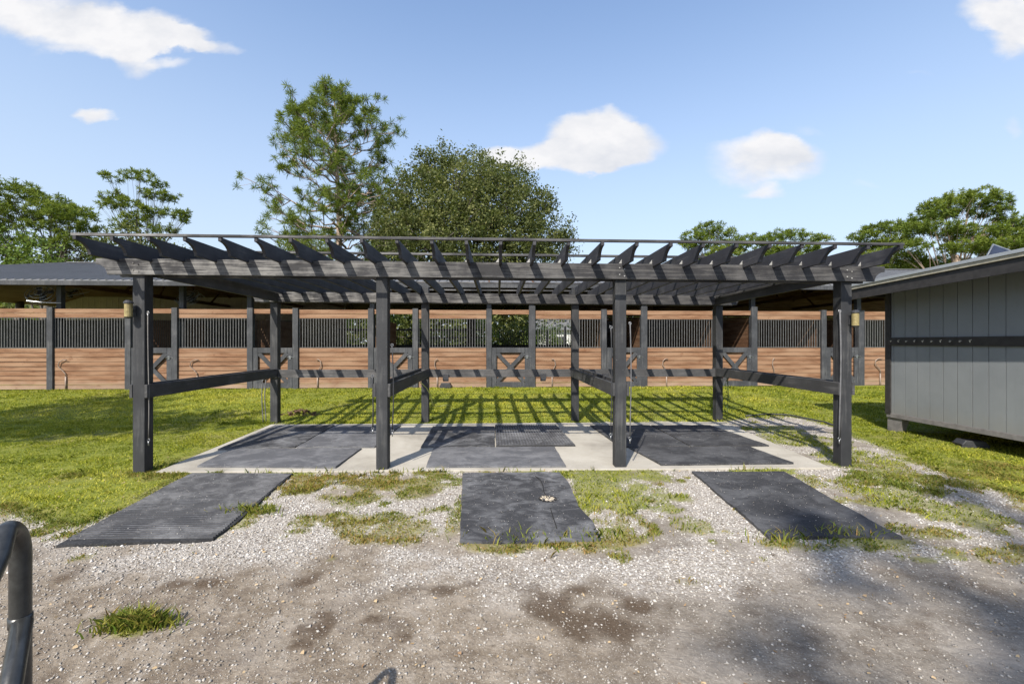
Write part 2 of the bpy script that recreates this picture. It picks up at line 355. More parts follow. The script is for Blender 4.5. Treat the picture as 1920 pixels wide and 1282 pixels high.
DUNGS = [P(*p) + (r,) for p, r in [((560, 1085), .10), ((590, 1080), .09), ((1040, 1120), .16), ((1000, 1100), .12), ((960, 1092), .10), ((1120, 1160), .26), ((1180, 1140), .16), ((1060, 1105), .12), ((980, 1095), .07), ((1050, 1150), .16), ((1000, 1135), .12), ((590, 1180), .10), ((600, 1150), .08), ((400, 1085), .12), ((330, 1090), .1), ((760, 1100), .1),
    ((545, 1092), .1), ((760, 1190), .07), ((925, 1210), .08), ((120, 1080), .14), ((520, 1045), .07), ((640, 1105), .09), ((1090, 1190), .12), ((830, 1105), .08), ((890, 1092), .06), ((1400, 1110), .12), ((150, 1075), .12), ((560, 1210), .07), ((700, 1160), .05)]]
def masks(X, Y):
    """grass, gravel, brown-ness, stain in plan coordinates"""
    n1 = fbm(X * 1.6, Y * 1.6, 21, 4) - .5; n2 = fbm(X * 6, Y * 6, 33, 3) - .5
    ins = inpoly(X, Y, YARD); d = pdist(X, Y, YARD) * np.where(ins, 1, -1)       # + inside the yard
    grass = 1 - sstep(-.10, .22, d + n1 * .5 + n2 * .22)
    brown = np.clip(.12 + sstep(.52, .75, fbm(X * .9, Y * .9, 77, 4)) * .35 + .38 * sstep(-.5, .1, d + n1 * .8) * (Y < 7), 0, 1)
    dens = np.zeros_like(grass)
    for (bx, by, rx, ry, st, br) in WEEDS:
        q = ((X - bx) / rx) ** 2 + ((Y - by) / ry) ** 2
        w = st * sstep(1.35, .25, q + n1 * 2.2 + n2 * 3.6)
        brown = np.where(w > dens, brown * (1 - w) + br * w, brown); dens = np.maximum(dens, w)
    sc_ = sstep(.66, .76, fbm(X * 3.4, Y * 4.2, 131, 4)) * (Y > 3.45) * .8
    brown = np.where((sc_ > dens) & ins, .45 + .4 * vnoise(X * 1.1, Y * 1.1, 5), brown); dens = np.maximum(dens, sc_)
    grass = np.clip(np.maximum(grass, dens), 0, 1)
    ex = np.array([p[0] for p in GR_EDGE]); ey = np.array([p[1] for p in GR_EDGE]); o = np.argsort(ex)
    gy = np.interp(X, ex[o], ey[o]); gravel = sstep(-.30, .35, Y - gy + n1 * .8 + n2 * .5) * (1 - .8 * sstep(.50, .66, fbm(X * 2.1, Y * 2.6, 91, 5)))
    stain = np.zeros_like(grass)
    for (sx, sy, r) in DUNGS:
        q = np.hypot((X - sx) / 1.5, Y - sy) / r; stain = np.maximum(stain, sstep(1.2, .2, q + n1 * 1.2 + n2 * 2.2))
    return grass, gravel, brown, stain
def axis_pts(segs):
    out = []
    for a, b, st in segs: out += list(np.arange(a, b, st))
    return np.array(out + [segs[-1][1]])
gx = axis_pts([(-500, -60, 55), (-60, -16, 4), (-16, -7, .2), (-7, 8, .045), (8, 16, .2), (16, 60, 4), (60, 500, 55)])
gy = axis_pts([(-80, -4, 6), (-4, 1.4, .3), (1.4, 6.2, .045), (6.2, 10, .08), (10, 15, .2), (15, 40, 2.5), (40, 600, 56)])
XX, YY = np.meshgrid(gx, gy); x = XX.ravel(); y = YY.ravel(); z = G(x, y)
ga, gv, bn, stn = masks(x, y); z = z + ga * .008
V = np.stack([x, y, z], 1); nx = len(gx); ny = len(gy)
i0 = (np.arange(ny - 1)[:, None] * nx + np.arange(nx - 1)[None, :]).ravel()
F = np.stack([i0, i0 + 1, i0 + nx + 1, i0 + nx], 1)
def ground_mat():
    m = NT('ground_cover', .95, .12); a = m.N('ShaderNodeAttribute', attribute_name='mask'); s = m.N('ShaderNodeSeparateColor'); m.l.new(a.outputs['Color'], s.inputs[0])
    v = m.map((1, 1, 1), rand=False)
    n_big = m.noise(v, 1.3, 6, .6); n_mid = m.noise(v, 7, 6, .65); n_fine = m.noise(v, 70, 4, .6)
    vo = m.N('ShaderNodeTexVoronoi'); m.l.new(v, vo.inputs['Vector']); vo.inputs['Scale'].default_value = 62
    vo2 = m.N('ShaderNodeTexVoronoi'); m.l.new(v, vo2.inputs['Vector']); vo2.inputs['Scale'].default_value = 120
    cellv = m.N('ShaderNodeSeparateColor'); m.l.new(vo.outputs['Color'], cellv.inputs[0])
    grav = m.ramp(cellv.outputs[0], [(0, (.18, .155, .13)), (.5, (.33, .305, .27)), (1, (.50, .475, .44))])
    grav = m.mix(m.rng(vo.outputs['Distance'], .5, .85, 0, .6), grav, (.14, .115, .09))
    sx = m.N('ShaderNodeSeparateXYZ'); m.l.new(m.tc.outputs['Object'], sx.inputs[0])
    right = m.rng(m.math('ADD', sx.outputs[0], m.math('MULTIPLY', n_big, 1.2)), 0.6, 2.0)
    dirt = m.ramp(n_mid, [(.3, (.125, .097, .068)), (.5, (.205, .168, .125)), (.7, (.30, .256, .202))])
    asph = m.ramp(n_mid, [(.3, (.140, .120, .096)), (.55, (.205, .180, .148)), (.75, (.27, .243, .203))])
    dirt = m.mix(right, dirt, asph)
    pat = m.noise(v, 3.1, 8, .72, .9); dirt = m.mix(m.math('MULTIPLY', m.rng(pat, .50, .34), .75), dirt, (.105, .080, .060))
    dirt = m.mix(m.math('MULTIPLY', m.rng(pat, .55, .68), .6), dirt, (.36, .325, .28))
    dirt = m.mix(m.math('MULTIPLY', m.rng(n_fine, .54, .75), .45), dirt, (.38, .35, .31))
    dirt = m.mix(m.math('MULTIPLY', m.rng(n_fine, .48, .3), .6), dirt, (.12, .098, .08))
    dirt = m.mix(m.math('MULTIPLY', m.rng(n_big, .52, .70), .5), dirt, (.34, .305, .26))
    dirt = m.mix(m.math('SUBTRACT', m.math('MULTIPLY', a.outputs['Alpha'], 1.15), m.math('MULTIPLY', m.noise(v, 13, 8, .8, 1.4), .62), True), dirt, m.mix(n_fine, (.040, .026, .016), (.11, .078, .052)))
    c = m.mix(s.outputs[1], dirt, m.mix(m.rng(n_big, .35, .65, 0, .4), grav, (.36, .32, .27)))
    soil = m.mix(m.rng(n_mid, .35, .65), (.11, .145, .018), (.22, .235, .040))
    soilb = m.mix(m.rng(n_mid, .35, .65), (.14, .105, .05), (.25, .19, .10))
    soil = m.mix(m.math('MULTIPLY', s.outputs[2], .8), soil, soilb)
    c = m.mix(s.outputs[0], c, soil); m.color(c)
    hg = m.math('MULTIPLY', m.rng(vo.outputs['Distance'], 0, .8, 1, 0), m.math('ADD', m.math('MULTIPLY', s.outputs[1], .8), .08))
    n24 = m.noise(v, 24, 5, .7, .8)
    m.bump(m.math('ADD', hg, m.math('ADD', m.math('MULTIPLY', n24, 1.3), m.math('MULTIPLY', n_mid, 2.2))), .7, .012)
    return m.m
ground = npmesh('ground', V, F, ground_mat(), col=np.stack([ga * np.where(inpoly(x, y, YARD) & (y < 9), .80, 1), gv, bn, stn], 1), smooth=True)
tag(ground, kind='structure')

# pergola frame numbers
A = math.atan(.0332); P1 = Vector((-4.835, 5.66, 0)); ca_, sa_ = math.cos(A), math.sin(A)
PU = [0, 3.12, 6.30, 9.41]; PD = 3.42
def loc2w(u, v): return (P1.x + ca_ * u - sa_ * v, P1.y + sa_ * u + ca_ * v)
def w2loc(x, y): dx, dy = x - P1.x, y - P1.y; return (ca_ * dx + sa_ * dy, -sa_ * dx + ca_ * dy)
SLAB = [px2w(301, 880), px2w(1562, 875), px2w(1366, 790), px2w(512, 796)]
SLAB = [(-4.62, 5.66), (4.28, 5.86), (4.47, 9.22), (-4.92, 8.92)]
pad = MB().prism(SLAB, lambda p, t: (p[0], p[1], t), -.12, 0).build('concrete_pad', CONC, bevel=.008); tag(pad, kind='structure')

# ------------------------------------------------------------------ stones
def in_slab(x, y): return inpoly(x, y, SLAB)
MATS_W = []
def px_poly(pts, zg=.02): return [px2w(px, py, zg) for px, py in pts]
FRONT_MATS = [  # outlines of the three mats lying on the gravel
    [(105, 1027), (250, 1020), (400, 1013), (452, 975), (500, 930), (550, 888), (360, 888)],
    [(862, 1018), (1000, 1018), (1127, 1012), (1112, 982), (1084, 948), (1068, 910), (1049, 886), (868, 887)],
    [(1442, 1009), (1560, 1010), (1692, 1012), (1575, 945), (1470, 885), (1297, 885)]]
FM = [[px2w(px, py, float(G(0., px2w(px, py)[1])) + .02) for px, py in poly] for poly in FRONT_MATS]
def under_mat(x, y):
    c = np.zeros(x.shape, bool)
    for q in FM: c |= inpoly(x, y, q)
    return c | in_slab(x, y)
def stones(n, xr, yr, dens, size, seed):
    r = np.random.default_rng(seed); x = r.uniform(*xr, n); y = yr[0] + (yr[1] - yr[0]) * r.random(n)
    vis = np.abs(x) < y * 1.25 + .4; x = x[vis]; y = y[vis]
    ga, gv, bn, st = masks(x, y); keep = (r.random(len(x)) < dens(ga, gv, st, x, y)) & ~under_mat(x, y); x = x[keep]; y = y[keep]; gv = gv[keep]; n = len(x)
    s = size[0] * (size[1] / size[0]) ** (r.random(n) ** (2.2 if seed == 3 else 2.9))
    base = np.array([(1, 0, 0), (-1, 0, 0), (0, 1, 0), (0, -1, 0), (0, 0, 1), (0, 0, -1), ], float)
    Vv = base[None] * r.uniform(.55, 1.15, (n, 6, 1)) + r.normal(0, .16, (n, 6, 3))
    Vv[:, :, 2] *= .62; a = r.uniform(0, 6.28, n); c, q = np.cos(a), np.sin(a)
    X = Vv[:, :, 0] * c[:, None] - Vv[:, :, 1] * q[:, None]; Yy = Vv[:, :, 0] * q[:, None] + Vv[:, :, 1] * c[:, None]
    zz = G(x, y) + s * .25
    out = np.stack([X * s[:, None] + x[:, None], Yy * s[:, None] + y[:, None], Vv[:, :, 2] * s[:, None] + zz[:, None]], 2).reshape(-1, 3)
    f = np.array([(0, 2, 4), (2, 1, 4), (1, 3, 4), (3, 0, 4), (2, 0, 5), (1, 2, 5), (3, 1, 5), (0, 3, 5)])
    Ff = (np.arange(n)[:, None, None] * 6 + f[None]).reshape(-1, 3)
    return out, Ff, np.repeat(np.clip(r.normal(.55, .25, n) * (.75 + .25 * gv), 0, 1), 6)
def grit(n, seed):
    r = np.random.default_rng(seed); x = r.uniform(-5, 5.5, n); y = r.uniform(3.4, 9.3, n); edge = pdist(x, y, SLAB)
    on_pad = in_slab(x, y); onm = under_mat(x, y) & ~on_pad & np.stack([pdist(x, y, q) > .05 for q in FM]).all(0); keep = (on_pad & (r.random(n) < .25 + .7 * sstep(.5, .0, edge)) & (edge > .03)) | onm
    x, y, on_pad = x[keep], y[keep], on_pad[keep]; n = len(x); s = r.uniform(.002, .006, n); z = np.where(on_pad, .022, G(x, y) + .034)
    base = np.array([(1, 0, 0), (-.5, .8, 0), (-.5, -.8, 0), (0, 0, 1)], float); Vv = base[None] * s[:, None, None] * r.uniform(.6, 1.4, (n, 4, 1)) + np.stack([x, y, z], 1)[:, None]
    f = np.array([(0, 1, 3), (1, 2, 3), (2, 0, 3), (0, 2, 1)]); return Vv.reshape(-1, 3), (np.arange(n)[:, None, None] * 4 + f[None]).reshape(-1, 3), np.repeat(r.uniform(.05, .8, n), 4)
def stone_mat():
    m = NT('crushed_limestone', .9, .2); a = m.N('ShaderNodeAttribute', attribute_name='tint')
    c = m.ramp(a.outputs['Fac'], [(0, (.13, .11, .09)), (.35, (.33, .305, .27)), (.7, (.54, .515, .475)), (1, (.72, .70, .67))])
    m.color(m.mix(m.rng(m.noise(m.map((1, 1, 1), rand=False), 120, 3, .6), .3, .7, .0, .35), c, (.35, .31, .26))); return m.m
STONE = stone_mat()
v1, f1, c1 = stones(150000, (-6.5, 7.5), (2.9, 10), lambda ga, gv, st, x, y: gv * np.clip(1 - ga * .93, 0, 1) * np.where(y > 6, .5, 1), (.006, .017), 3)
o = npmesh('gravel', v1, f1, STONE, col=c1); tag(o, kind='stuff', label='pale crushed limestone gravel around the rubber mats', cat='gravel')
v1, f1, c1 = stones(110000, (-4.6, 5.2), (1.6, 4.2), lambda ga, gv, st, x, y: (1 - gv) * (1 - ga) * np.where(st > .4, .35, .7) * np.where(x > .9, .5, 1), (.0024, .0145), 4); c1 = np.repeat(np.clip(np.random.default_rng(8).normal(.30, .17, len(c1) // 6), 0, .62), 6)
o = npmesh('loose_stones', v1, f1, STONE, col=c1); tag(o, kind='stuff', label='small loose stones scattered over the dirt drive', cat='stones')

gg = grit(9000, 15); tag(npmesh('grit', gg[0], gg[1], STONE, col=gg[2]), kind='stuff', label='fine grit trodden onto the rubber mats and pad', cat='grit')
# ------------------------------------------------------------------ grass
def blades(x, y, h, w, tint, lean, r):
    n = len(x); z = G(x, y); a = r.uniform(0, 6.28, n); la = r.uniform(0, 6.28, n)
    dx, dy = np.cos(a) * w / 2, np.sin(a) * w / 2; L = h * lean * r.uniform(.3, 1.3, n)
    tx, ty = x + np.cos(la) * L, y + np.sin(la) * L
    mx, my = x + np.cos(la) * L * .35, y + np.sin(la) * L * .35
    Vv = np.stack([np.stack([x - dx, y - dy, z - .004], 1), np.stack([x + dx, y + dy, z - .004], 1), np.stack([mx + dx * .8, my + dy * .8, z + h * .62], 1), np.stack([tx, ty, z + h], 1), np.stack([mx - dx * .8, my - dy * .8, z + h * .62], 1)], 1).reshape(-1, 3)
    return Vv, (np.arange(n)[:, None] * 5 + np.arange(5)[None]), np.repeat(tint, 5)
def scatter_grass(n, xr, yr, seed, hr, wr, weed=False):
    r = np.random.default_rng(seed); x = r.uniform(*xr, n); y = r.uniform(*yr, n)
    k = np.abs(x) < y * 1.22 + .3; x, y = x[k], y[k]
    ga, gv, bn, st = masks(x, y); yard = inpoly(x, y, YARD) & (y < 9.3)
    clump = fbm(x * 9, y * 9, 51, 3)
    k = (r.random(len(x)) < ga ** 1.3 * np.clip(.35 + (clump - .35) * 2.2, .15, 1)) & ~under_mat(x, y) & (((bn > .42) & (y < 6.6)) == weed)
    x, y, bn, clump = x[k], y[k], bn[k], clump[k]; n = len(x)
    tuft = fbm(x * 3.2, y * 3.2, 61, 3)
    h = r.uniform(*hr, n) * (.35 + 1.5 * tuft ** 1.5); w = r.uniform(*wr, n) * (1 + .05 * y)
    t = np.clip(.12 + .60 * fbm(x * 1.3, y * 1.3, 71, 3) + r.normal(0, .22, n) + (.45 * (bn - .4) if weed else .28 * sstep(.5, .7, fbm(x * .6, y * .6, 72, 2))), 0, 1)
    return blades(x, y, h, w, t, 1.1, r)
parts = [scatter_grass(260000, (-16, 17), (9.0, 14.2), 81, (.022, .055), (.006, .011)), scatter_grass(430000, (-11, 11), (3.6, 9.2), 82, (.016, .045), (.004, .008))]
def joinm(ps):
    V = []; F = []; C = []; o = 0
    for v, f, c in ps: V.append(v); F.append(f + o); C.append(c); o += len(v)
    return np.concatenate(V), np.concatenate(F), np.concatenate(C)
o = npmesh('grass', *joinm(parts)[:2], GRASS, col=joinm(parts)[2]); tag(o, kind='stuff', label='short yellow-green lawn grass between the pergola and the barn', cat='grass')
wp = scatter_grass(900000, (-8, 9), (2.0, 6.4), 83, (.012, .040), (.004, .009), True)
o = npmesh('weeds', wp[0], wp[1], WEED, col=wp[2]); tag(o, kind='stuff', label='patchy green and brown weeds growing through the gravel', cat='weeds')
# taller leafy weeds along the pad edge
r = np.random.default_rng(5); wx = []; wy = []
for (px, py, n, sp) in [(1080, 868, 160, .13), (1100, 878, 200, .16), (1150, 876, 160, .14), (1430, 872, 180, .14), (1385, 880, 90, .1), (1280, 872, 30, .03), (735, 885, 70, .09), (810, 885, 90, .14), (640, 884, 90, .3), (480, 882, 110, .3), (880, 881, 60, .15), (960, 881, 50, .2), (1140, 1012, 120, .2), (1590, 1008, 110, .2), (470, 960, 140, .14), (252, 1176, 700, .10), (265, 1168, 300, .07), (300, 880, 90, .15), (1590, 868, 90, .12), (470, 965, 90, .14), (1000, 1018, 120, .3), (1470, 1015, 90, .2)]:
    x0, y0 = P(px, py); wx.append(r.normal(x0, sp, n)); wy.append(r.normal(y0, sp * .32, n))
wx = np.concatenate(wx); wy = np.concatenate(wy); n = len(wx)
k = ~in_slab(wx, wy - .0); wx, wy = wx[k], wy[k]; n = len(wx)
b = blades(wx, wy, r.uniform(.03, .10, n), r.uniform(.006, .014, n), np.clip(r.normal(.4, .22, n), 0, 1), .9, r)
o = npmesh('tall_weeds', *b[:2], WEED, col=b[2]); tag(o, kind='stuff', label='taller leafy weeds along the pad and mat edges', cat='weeds')
n = 1500; lx = r.uniform(-6, 6, n); ly = r.uniform(1.8, 6.5, n); k = ~in_slab(lx, ly) & (np.abs(lx) < ly * 1.2); lx, ly = lx[k], ly[k]; n = len(lx)
b = blades(lx, ly, r.uniform(.002, .008, n), r.uniform(.004, .010, n), np.clip(r.normal(.9, .2, n), 0, 1), 1.1, r); b[0][:, 2] += .014
bb = b[0].reshape(-1, 5, 3); ctr = bb.mean(1, keepdims=True); bb = ctr + (bb - ctr) * np.array([2.6, 2.6, 1]); 
LITTER = leafmat('dry_litter', (.10, .06, .035), (.22, .13, .07), (.40, .30, .18), .1)
o = npmesh('leaf_litter', bb.reshape(-1, 3), b[1], LITTER, col=b[2]); tag(o, kind='stuff', label='dry leaf and twig litter on the gravel and dirt', cat='litter')
# low dark mound of soil and landscape edging
mp_ = MB(); cx0, cy0 = P(565, 778)
for i in range(60):
    a = random.uniform(0, 6.28); q = random.random() ** .6; xx = cx0 + math.cos(a) * q * .45; yy = cy0 + math.sin(a) * q * .2
    s = random.uniform(.03, .07); zz = float(G(xx, yy)) + .11 * (1 - q)
    vs = [(xx + random.uniform(-s, s), yy + random.uniform(-s, s), zz + random.uniform(-s, s) * .8) for _ in range(6)]
    mp_.add(vs, [(0, 1, 2), (0, 2, 3), (1, 4, 5), (2, 4, 3), (3, 5, 0), (1, 5, 2)])
SOIL = plain('dark_soil', (.11, .065, .04), .95, 0, .4, 20)
tag(mp_.build('soil_heap', SOIL), 'low heap of dark brown soil in the grass behind the left bay', 'soil heap')
ed = MB(); pts = [P(*p) for p in [(1398, 783), (1440, 779), (1480, 781), (1510, 787), (1545, 794), (1575, 804)]]
ed.tube([(x_, y_, float(G(x_, y_)) + .035) for x_, y_ in pts], .018, 6)
tag(ed.build('landscape_edging', DKPLAST, smooth=True), 'thin black curved edging between the lawn and the gravel strip', 'edging')

# ------------------------------------------------------------------ mats
def ribbed_top(mb, P4, z0, th, nu, nv, rib, name):
    """quad with raised ribs: P4 = corners BL, BR, TR, TL"""
    a, b_, c, d = [Vector((*p, 0)) for p in P4]
    def q(s, t): return a.lerp(b_, s).lerp(d.lerp(c, s), t)
    for i in range(nu):
        s0 = (i + .15) / nu; s1 = (i + .75) / nu
        vs = []
        for (s, t) in ((s0, .01), (s1, .01), (s1, .99), (s0, .99)): vs.append(q(s, t))
        zf = lambda p: z0(p.x, p.y) + th
        top = [Vector((p.x, p.y, zf(p) + rib)) for p in vs]; bot = [Vector((p.x, p.y, zf(p) - .004)) for p in vs]
        mb.add(bot + top, [(4, 5, 6, 7), (0, 1, 5, 4), (1, 2, 6, 5), (2, 3, 7, 6), (3, 0, 4, 7)])
    for j in range(nv):
        t0 = (j + .2) / nv; t1 = (j + .6) / nv
        vs = [q(s, min(.995, t)) for (s, t) in ((.005, t0 + .05 * (nu == 0)), (.995, t0), (.995, t1), (.005, t1 + .05 * (nu == 0)))]
        top = [Vector((p.x, p.y, z0(p.x, p.y) + th + rib * .6)) for p in vs]; bot = [Vector((p.x, p.y, z0(p.x, p.y) + th - .004)) for p in vs]
        mb.add(bot + top, [(4, 5, 6, 7), (0, 1, 5, 4), (1, 2, 6, 5), (2, 3, 7, 6), (3, 0, 4, 7)])
def mat(poly, z0, th, mt, label, wob=.006, ribs=None, hole=None):
    """poly: world outline; draped slab of rubber with slightly wavy edge, denser than its corners"""
    out = []; n = len(poly)
    for i in range(n):
        a = Vector(poly[i]); b_ = Vector(poly[(i + 1) % n]); k = max(2, int((b_ - a).length / .09))
        for j in range(k):
            p = a.lerp(b_, j / k); nrm = Vector((-(b_ - a).y, (b_ - a).x)).normalized()
            out.append(p + nrm * (random.uniform(-wob, wob) if j else 0))
    c = sum(out, Vector((0, 0))) / len(out); mb = MB(); vs = []; fs = []
    rings = 9; m_ = len(out)
    for k in range(rings + 1):
        s = 1 - k / (rings + 1) if k else 1
        for p in out:
            q = c + (p - c) * s; curl = .006 * math.sin(q.x * 5 + q.y * 3.3) + .004 * math.sin(q.x * 11 - q.y * 7)
            vs.append((q.x, q.y, z0(q.x, q.y) + th + (abs(curl) * .8)))
    for k in range(rings):
        for i in range(m_): fs.append((k * m_ + i, k * m_ + (i + 1) % m_, (k + 1) * m_ + (i + 1) % m_, (k + 1) * m_ + i))
    fs.append(tuple(rings * m_ + i for i in range(m_)))
    o0 = len(vs)
    for p in out: vs.append((p.x, p.y, z0(p.x, p.y) - .01))
    for i in range(m_): fs.append((o0 + i, o0 + (i + 1) % m_, (i + 1) % m_, i))
    mb.add(vs, fs)
    ob = mb.build('rubber_mat', mt); ob.data.polygons.foreach_set('use_smooth', [False] * len(ob.data.polygons)); ob.data.update()
    if ribs:
        rb = MB(); ribbed_top(rb, ribs[0], z0, th + .006, ribs[1], ribs[2], ribs[3], ''); rb.build('ribs', RIBTOP, ob)
    return tag(ob, label, 'mat', 'black rubber stall mats')
gz = lambda x_, y_: float(G(x_, y_)) + .006
pz = lambda x_, y_: .002
RIBBED = rubber('ribbed_rubber', 'r', .2, .020); RIBTOP = rubber('rib_rubber', 'r', 1.0, .060)
q0 = FM[0]
mat(q0, gz, .015, RIBBED, 'ribbed black rubber mat lying on gravel and grass in front of the left bay', .012, ([q0[0], q0[2], q0[5], q0[6]], 0, 46, .014))
# torn middle mat with a worn hole full of straw-coloured chips
TORN = mat(FM[1], gz, .020, RUB[0], 'smooth black mat with a torn corner and worn hole before the middle bay', .006)
hx, hy = P(1027, 941); hl = MB(); crk = MB()
for i in range(60):
    a = random.uniform(0, 6.28); q = random.random() ** .7 * .085; p = Vector((hx + math.cos(a) * q * 1.1, hy + math.sin(a) * q, gz(hx, hy) + .022 + random.uniform(0, .008))); d = Vector((random.uniform(-1, 1), random.uniform(-1, 1), random.uniform(0, .3))).normalized() * random.uniform(.008, .02)
    hl.bar(p - d, p + d, .006, .004)
CHIP = plain('straw_chips', (.50, .43, .33), .9)
tag(hl.build('straw_debris', CHIP), 'pale straw and grit showing in the worn hole of the middle mat', 'debris', kind='stuff')
cb = MB(); zc = gz(hx, hy) + .029
cr = [px2w(a_, b_, zc) for a_, b_ in [(1004, 896), (1014, 904), (1018, 914), (1019, 922), (1026, 934)]] 
cb.tube([(a_, b_, gz(a_, b_) + .030) for a_, b_ in cr], .0045, 5); cr = [px2w(a_, b_, zc) for a_, b_ in [(1032, 950), (1036, 962), (1044, 984)]]
cb.tube([(a_, b_, gz(a_, b_) + .029) for a_, b_ in cr], .004, 5)
for k in range(12):
    a = k * .52; cb.box(hx + math.cos(a) * .09 - .014, hx + math.cos(a) * .09 + .014, hy + math.sin(a) * .075 - .014, hy + math.sin(a) * .075 + .014, zc - .012, zc - .001 + .002 * (k % 3))
CRKM = plain('crack_shadowed_rubber', (.012, .012, .012), .9)
cb.build('crack', CRKM, TORN)
mat(FM[2], gz, .020, RUB[1], 'plain dark rubber mat lying on gravel in front of the right bay', .004)
PADM = [([(408, 842), (553, 838), (628, 797), (516, 797)], 0, 'mat with turned-up edges at the back left of the left bay'),
        ([(556, 838), (702, 838), (752, 797), (631, 797)], 2, 'grey dusty mat at the back of the left bay beside the second post'),
        ([(370, 874), (629, 876), (678, 840), (432, 842)], 2, 'wide dusty grey mat across the front of the left bay'),
        ([(789, 838), (927, 836), (927, 799), (812, 799)], 0, 'smooth mat at the back left of the middle bay'),
        ([(930, 836), (1079, 835), (1043, 797), (928, 797)], 3, 'waffle textured mat at the back right of the middle bay'),
        ([(799, 875), (1061, 874), (1040, 838), (813, 839)], 2, 'wide scuffed mat across the front of the middle bay'),
        ([(1165, 838), (1292, 836), (1218, 797), (1106, 797)], 1, 'very dark mat at the back left of the right bay'),
        ([(1295, 836), (1442, 835), (1331, 797), (1221, 797)], 1, 'dark mat at the back right of the right bay'),
        ([(1240, 871), (1488, 868), (1404, 837), (1180, 839)], 1, 'wide dark mat across the front of the right bay')]
for i, (pp, k, lb) in enumerate(PADM):
    w = [px2w(a_, b_, .015) for a_, b_ in pp]
    if k == 3: mat(w, pz, .016, RIBBED, lb, .004, (w, 26, 14, .010))
    else: mat(w, pz, .016 + .0015 * (i % 3), RUB[k], lb, .004)

# ------------------------------------------------------------------ pergola
pg = empty('pergola', (P1.x, P1.y, 0), A); tag(pg, 'long black wooden pergola shading three grooming bays on a concrete pad', 'pergola')
def RZ(u, v): return 2.545 - .0045 * u - .010 * v          # underside of the main beams
PW = .15
def jit(a): return random.uniform(-a, a)
for i, u in enumerate(PU):
    for j, v in enumerate((0, PD)):
        lo = -.3; hi = RZ(u, v) + (.19 if j == 0 else .33)
        b = MB(); tw = jit(.004)
        b.box(u - PW / 2, u + PW / 2, v + .002, v + PW, lo, hi)
        b.build('post', BW_z, pg, bevel=.006)
def ogee(u0, u1, z0, z1, cut=.20, cutz=.13, n=7):
    """board outline (u,z) with coved ends"""
    pts = [(u0, z1), (u0, z0 + cutz)]
    pts += [(u0 + cut * math.sin(t), z0 + cutz * math.cos(t)) for t in [math.pi / 2 * k / n for k in range(1, n + 1)]]
    pts += [(u1 - cut * math.sin(t), z0 + cutz * math.cos(t)) for t in [math.pi / 2 * k / n for k in range(n, 0, -1)]]
    pts += [(u1, z0 + cutz), (u1, z1)]
    return pts
BH = .205
for v, nm in ((0, 'front'), (PD, 'back')):
    for k, vv in enumerate((v - .042, v + PW + .002)):
        poly = ogee(-.50, 9.41 + .50, 0, BH, .14, .13)
        b = MB().prism(poly, lambda p, t: (p[0], t, p[1] + RZ(p[0], v) - (0 if k == 0 else .003)), vv, vv + .04)
        b.build('beam', BW_x, pg, bevel=.004)
# side beams joining front and back beams
for u in (PW / 2 + .002, 9.41 - PW / 2 - .042):
    b = MB(); z0 = RZ(u, 0) - .006; z1 = RZ(u, PD) - .006
    vs = [(x_, y_, z_) for (y_, zb) in ((.194, z0), (PD - .044, z1)) for (x_, z_) in ((u, zb), (u + .04, zb), (u + .04, zb + BH - .02), (u, zb + BH - .02))]
    b.add(vs, [(0, 3, 2, 1), (4, 5, 6, 7), (0, 1, 5, 4), (1, 2, 6, 5), (2, 3, 7, 6), (3, 0, 4, 7)]); b.build('side_beam', BW_rail, pg, bevel=.004)
# rafters
TIP = .62; RH = .185; NR = 25; RU0 = -.235; RSP = (9.41 + .46 + .0) / 24
RU0 = -.225
rz0 = 2.70
def rafter_mesh():
    poly = ogee(-TIP, PD + PW + TIP, 0, RH, .19, .14)
    return MB().prism(poly, lambda p, t: (t, p[0], p[1] - .010 * p[0]), -.019, .019)
proto = rafter_mesh().build('rafter', BW_y, pg, bevel=.003)
for i in range(NR):
    o = proto if i == 0 else proto.copy()
    if i: COL.objects.link(o)
    u = RU0 + i * .409 + jit(.006); o.location = (u, jit(.012), 2.712 - .0045 * u + jit(.004)); o.rotation_euler = (0, jit(.008), jit(.004))
for v in (-TIP + .02, .28, 1.18, 2.08, 2.98, PD + PW + TIP - .04):
    b = MB(); zt = 2.712 + RH - .010 * v + .001
    pts = [(u_, v, zt - .0045 * u_) for u_ in np.linspace(RU0 - .04, RU0 + 24 * .409 + .04, 9)]
    for a_, c_ in zip(pts[:-1], pts[1:]): pass
    a_, c_ = pts[0], pts[-1]; b.bar((a_[0], a_[1], a_[2] + .017), (c_[0], c_[1], c_[2] + .017), .045, .030); b.build('batten', BW_x, pg, bevel=.003)
ZINC = plain('zinc_bracket', (.32, .32, .31), .5, .2)
for i in range(11, 25):
    u = RU0 + i * .409; zt_ = RZ(u, 0) + BH + .002
    b = MB().prism([(u - .062, zt_), (u - .022, zt_), (u - .022, zt_ + .055)], lambda p, t: (p[0], t, p[1]), -.047, -.043); b.build('bracket', ZINC, pg)
for i, u in enumerate(PU):
    for du, zz in ((-.03, .06), (.035, .04), (-.03, .15), (.035, .13)):
        MB().tube([(u + du, -.040, RZ(u, 0) + zz), (u + du, -.050, RZ(u, 0) + zz)], .009, 8).build('bolt', ZINC if i > 1 else BW_x, pg)
# rails
def rail(u, v0, v1, z0=.955, z1=1.128):
    MB().box(u, u + .036, v0, v1, z0, z1).build('rail', BW_rail, pg, bevel=.004)
for u in PU:
    rail(u - PW / 2 - .038, -.004, PD + .1); rail(u + PW / 2 + .002, -.004, PD - .002)
BW_back = black_wood('black_wood_back_rail', 0, .6, (.045, .045, .046))
MB().box(-PW / 2 - .02, 9.41 + PW / 2, PD - .042, PD - .003, .94, 1.106).build('back_rail', BW_back, pg, bevel=.004)

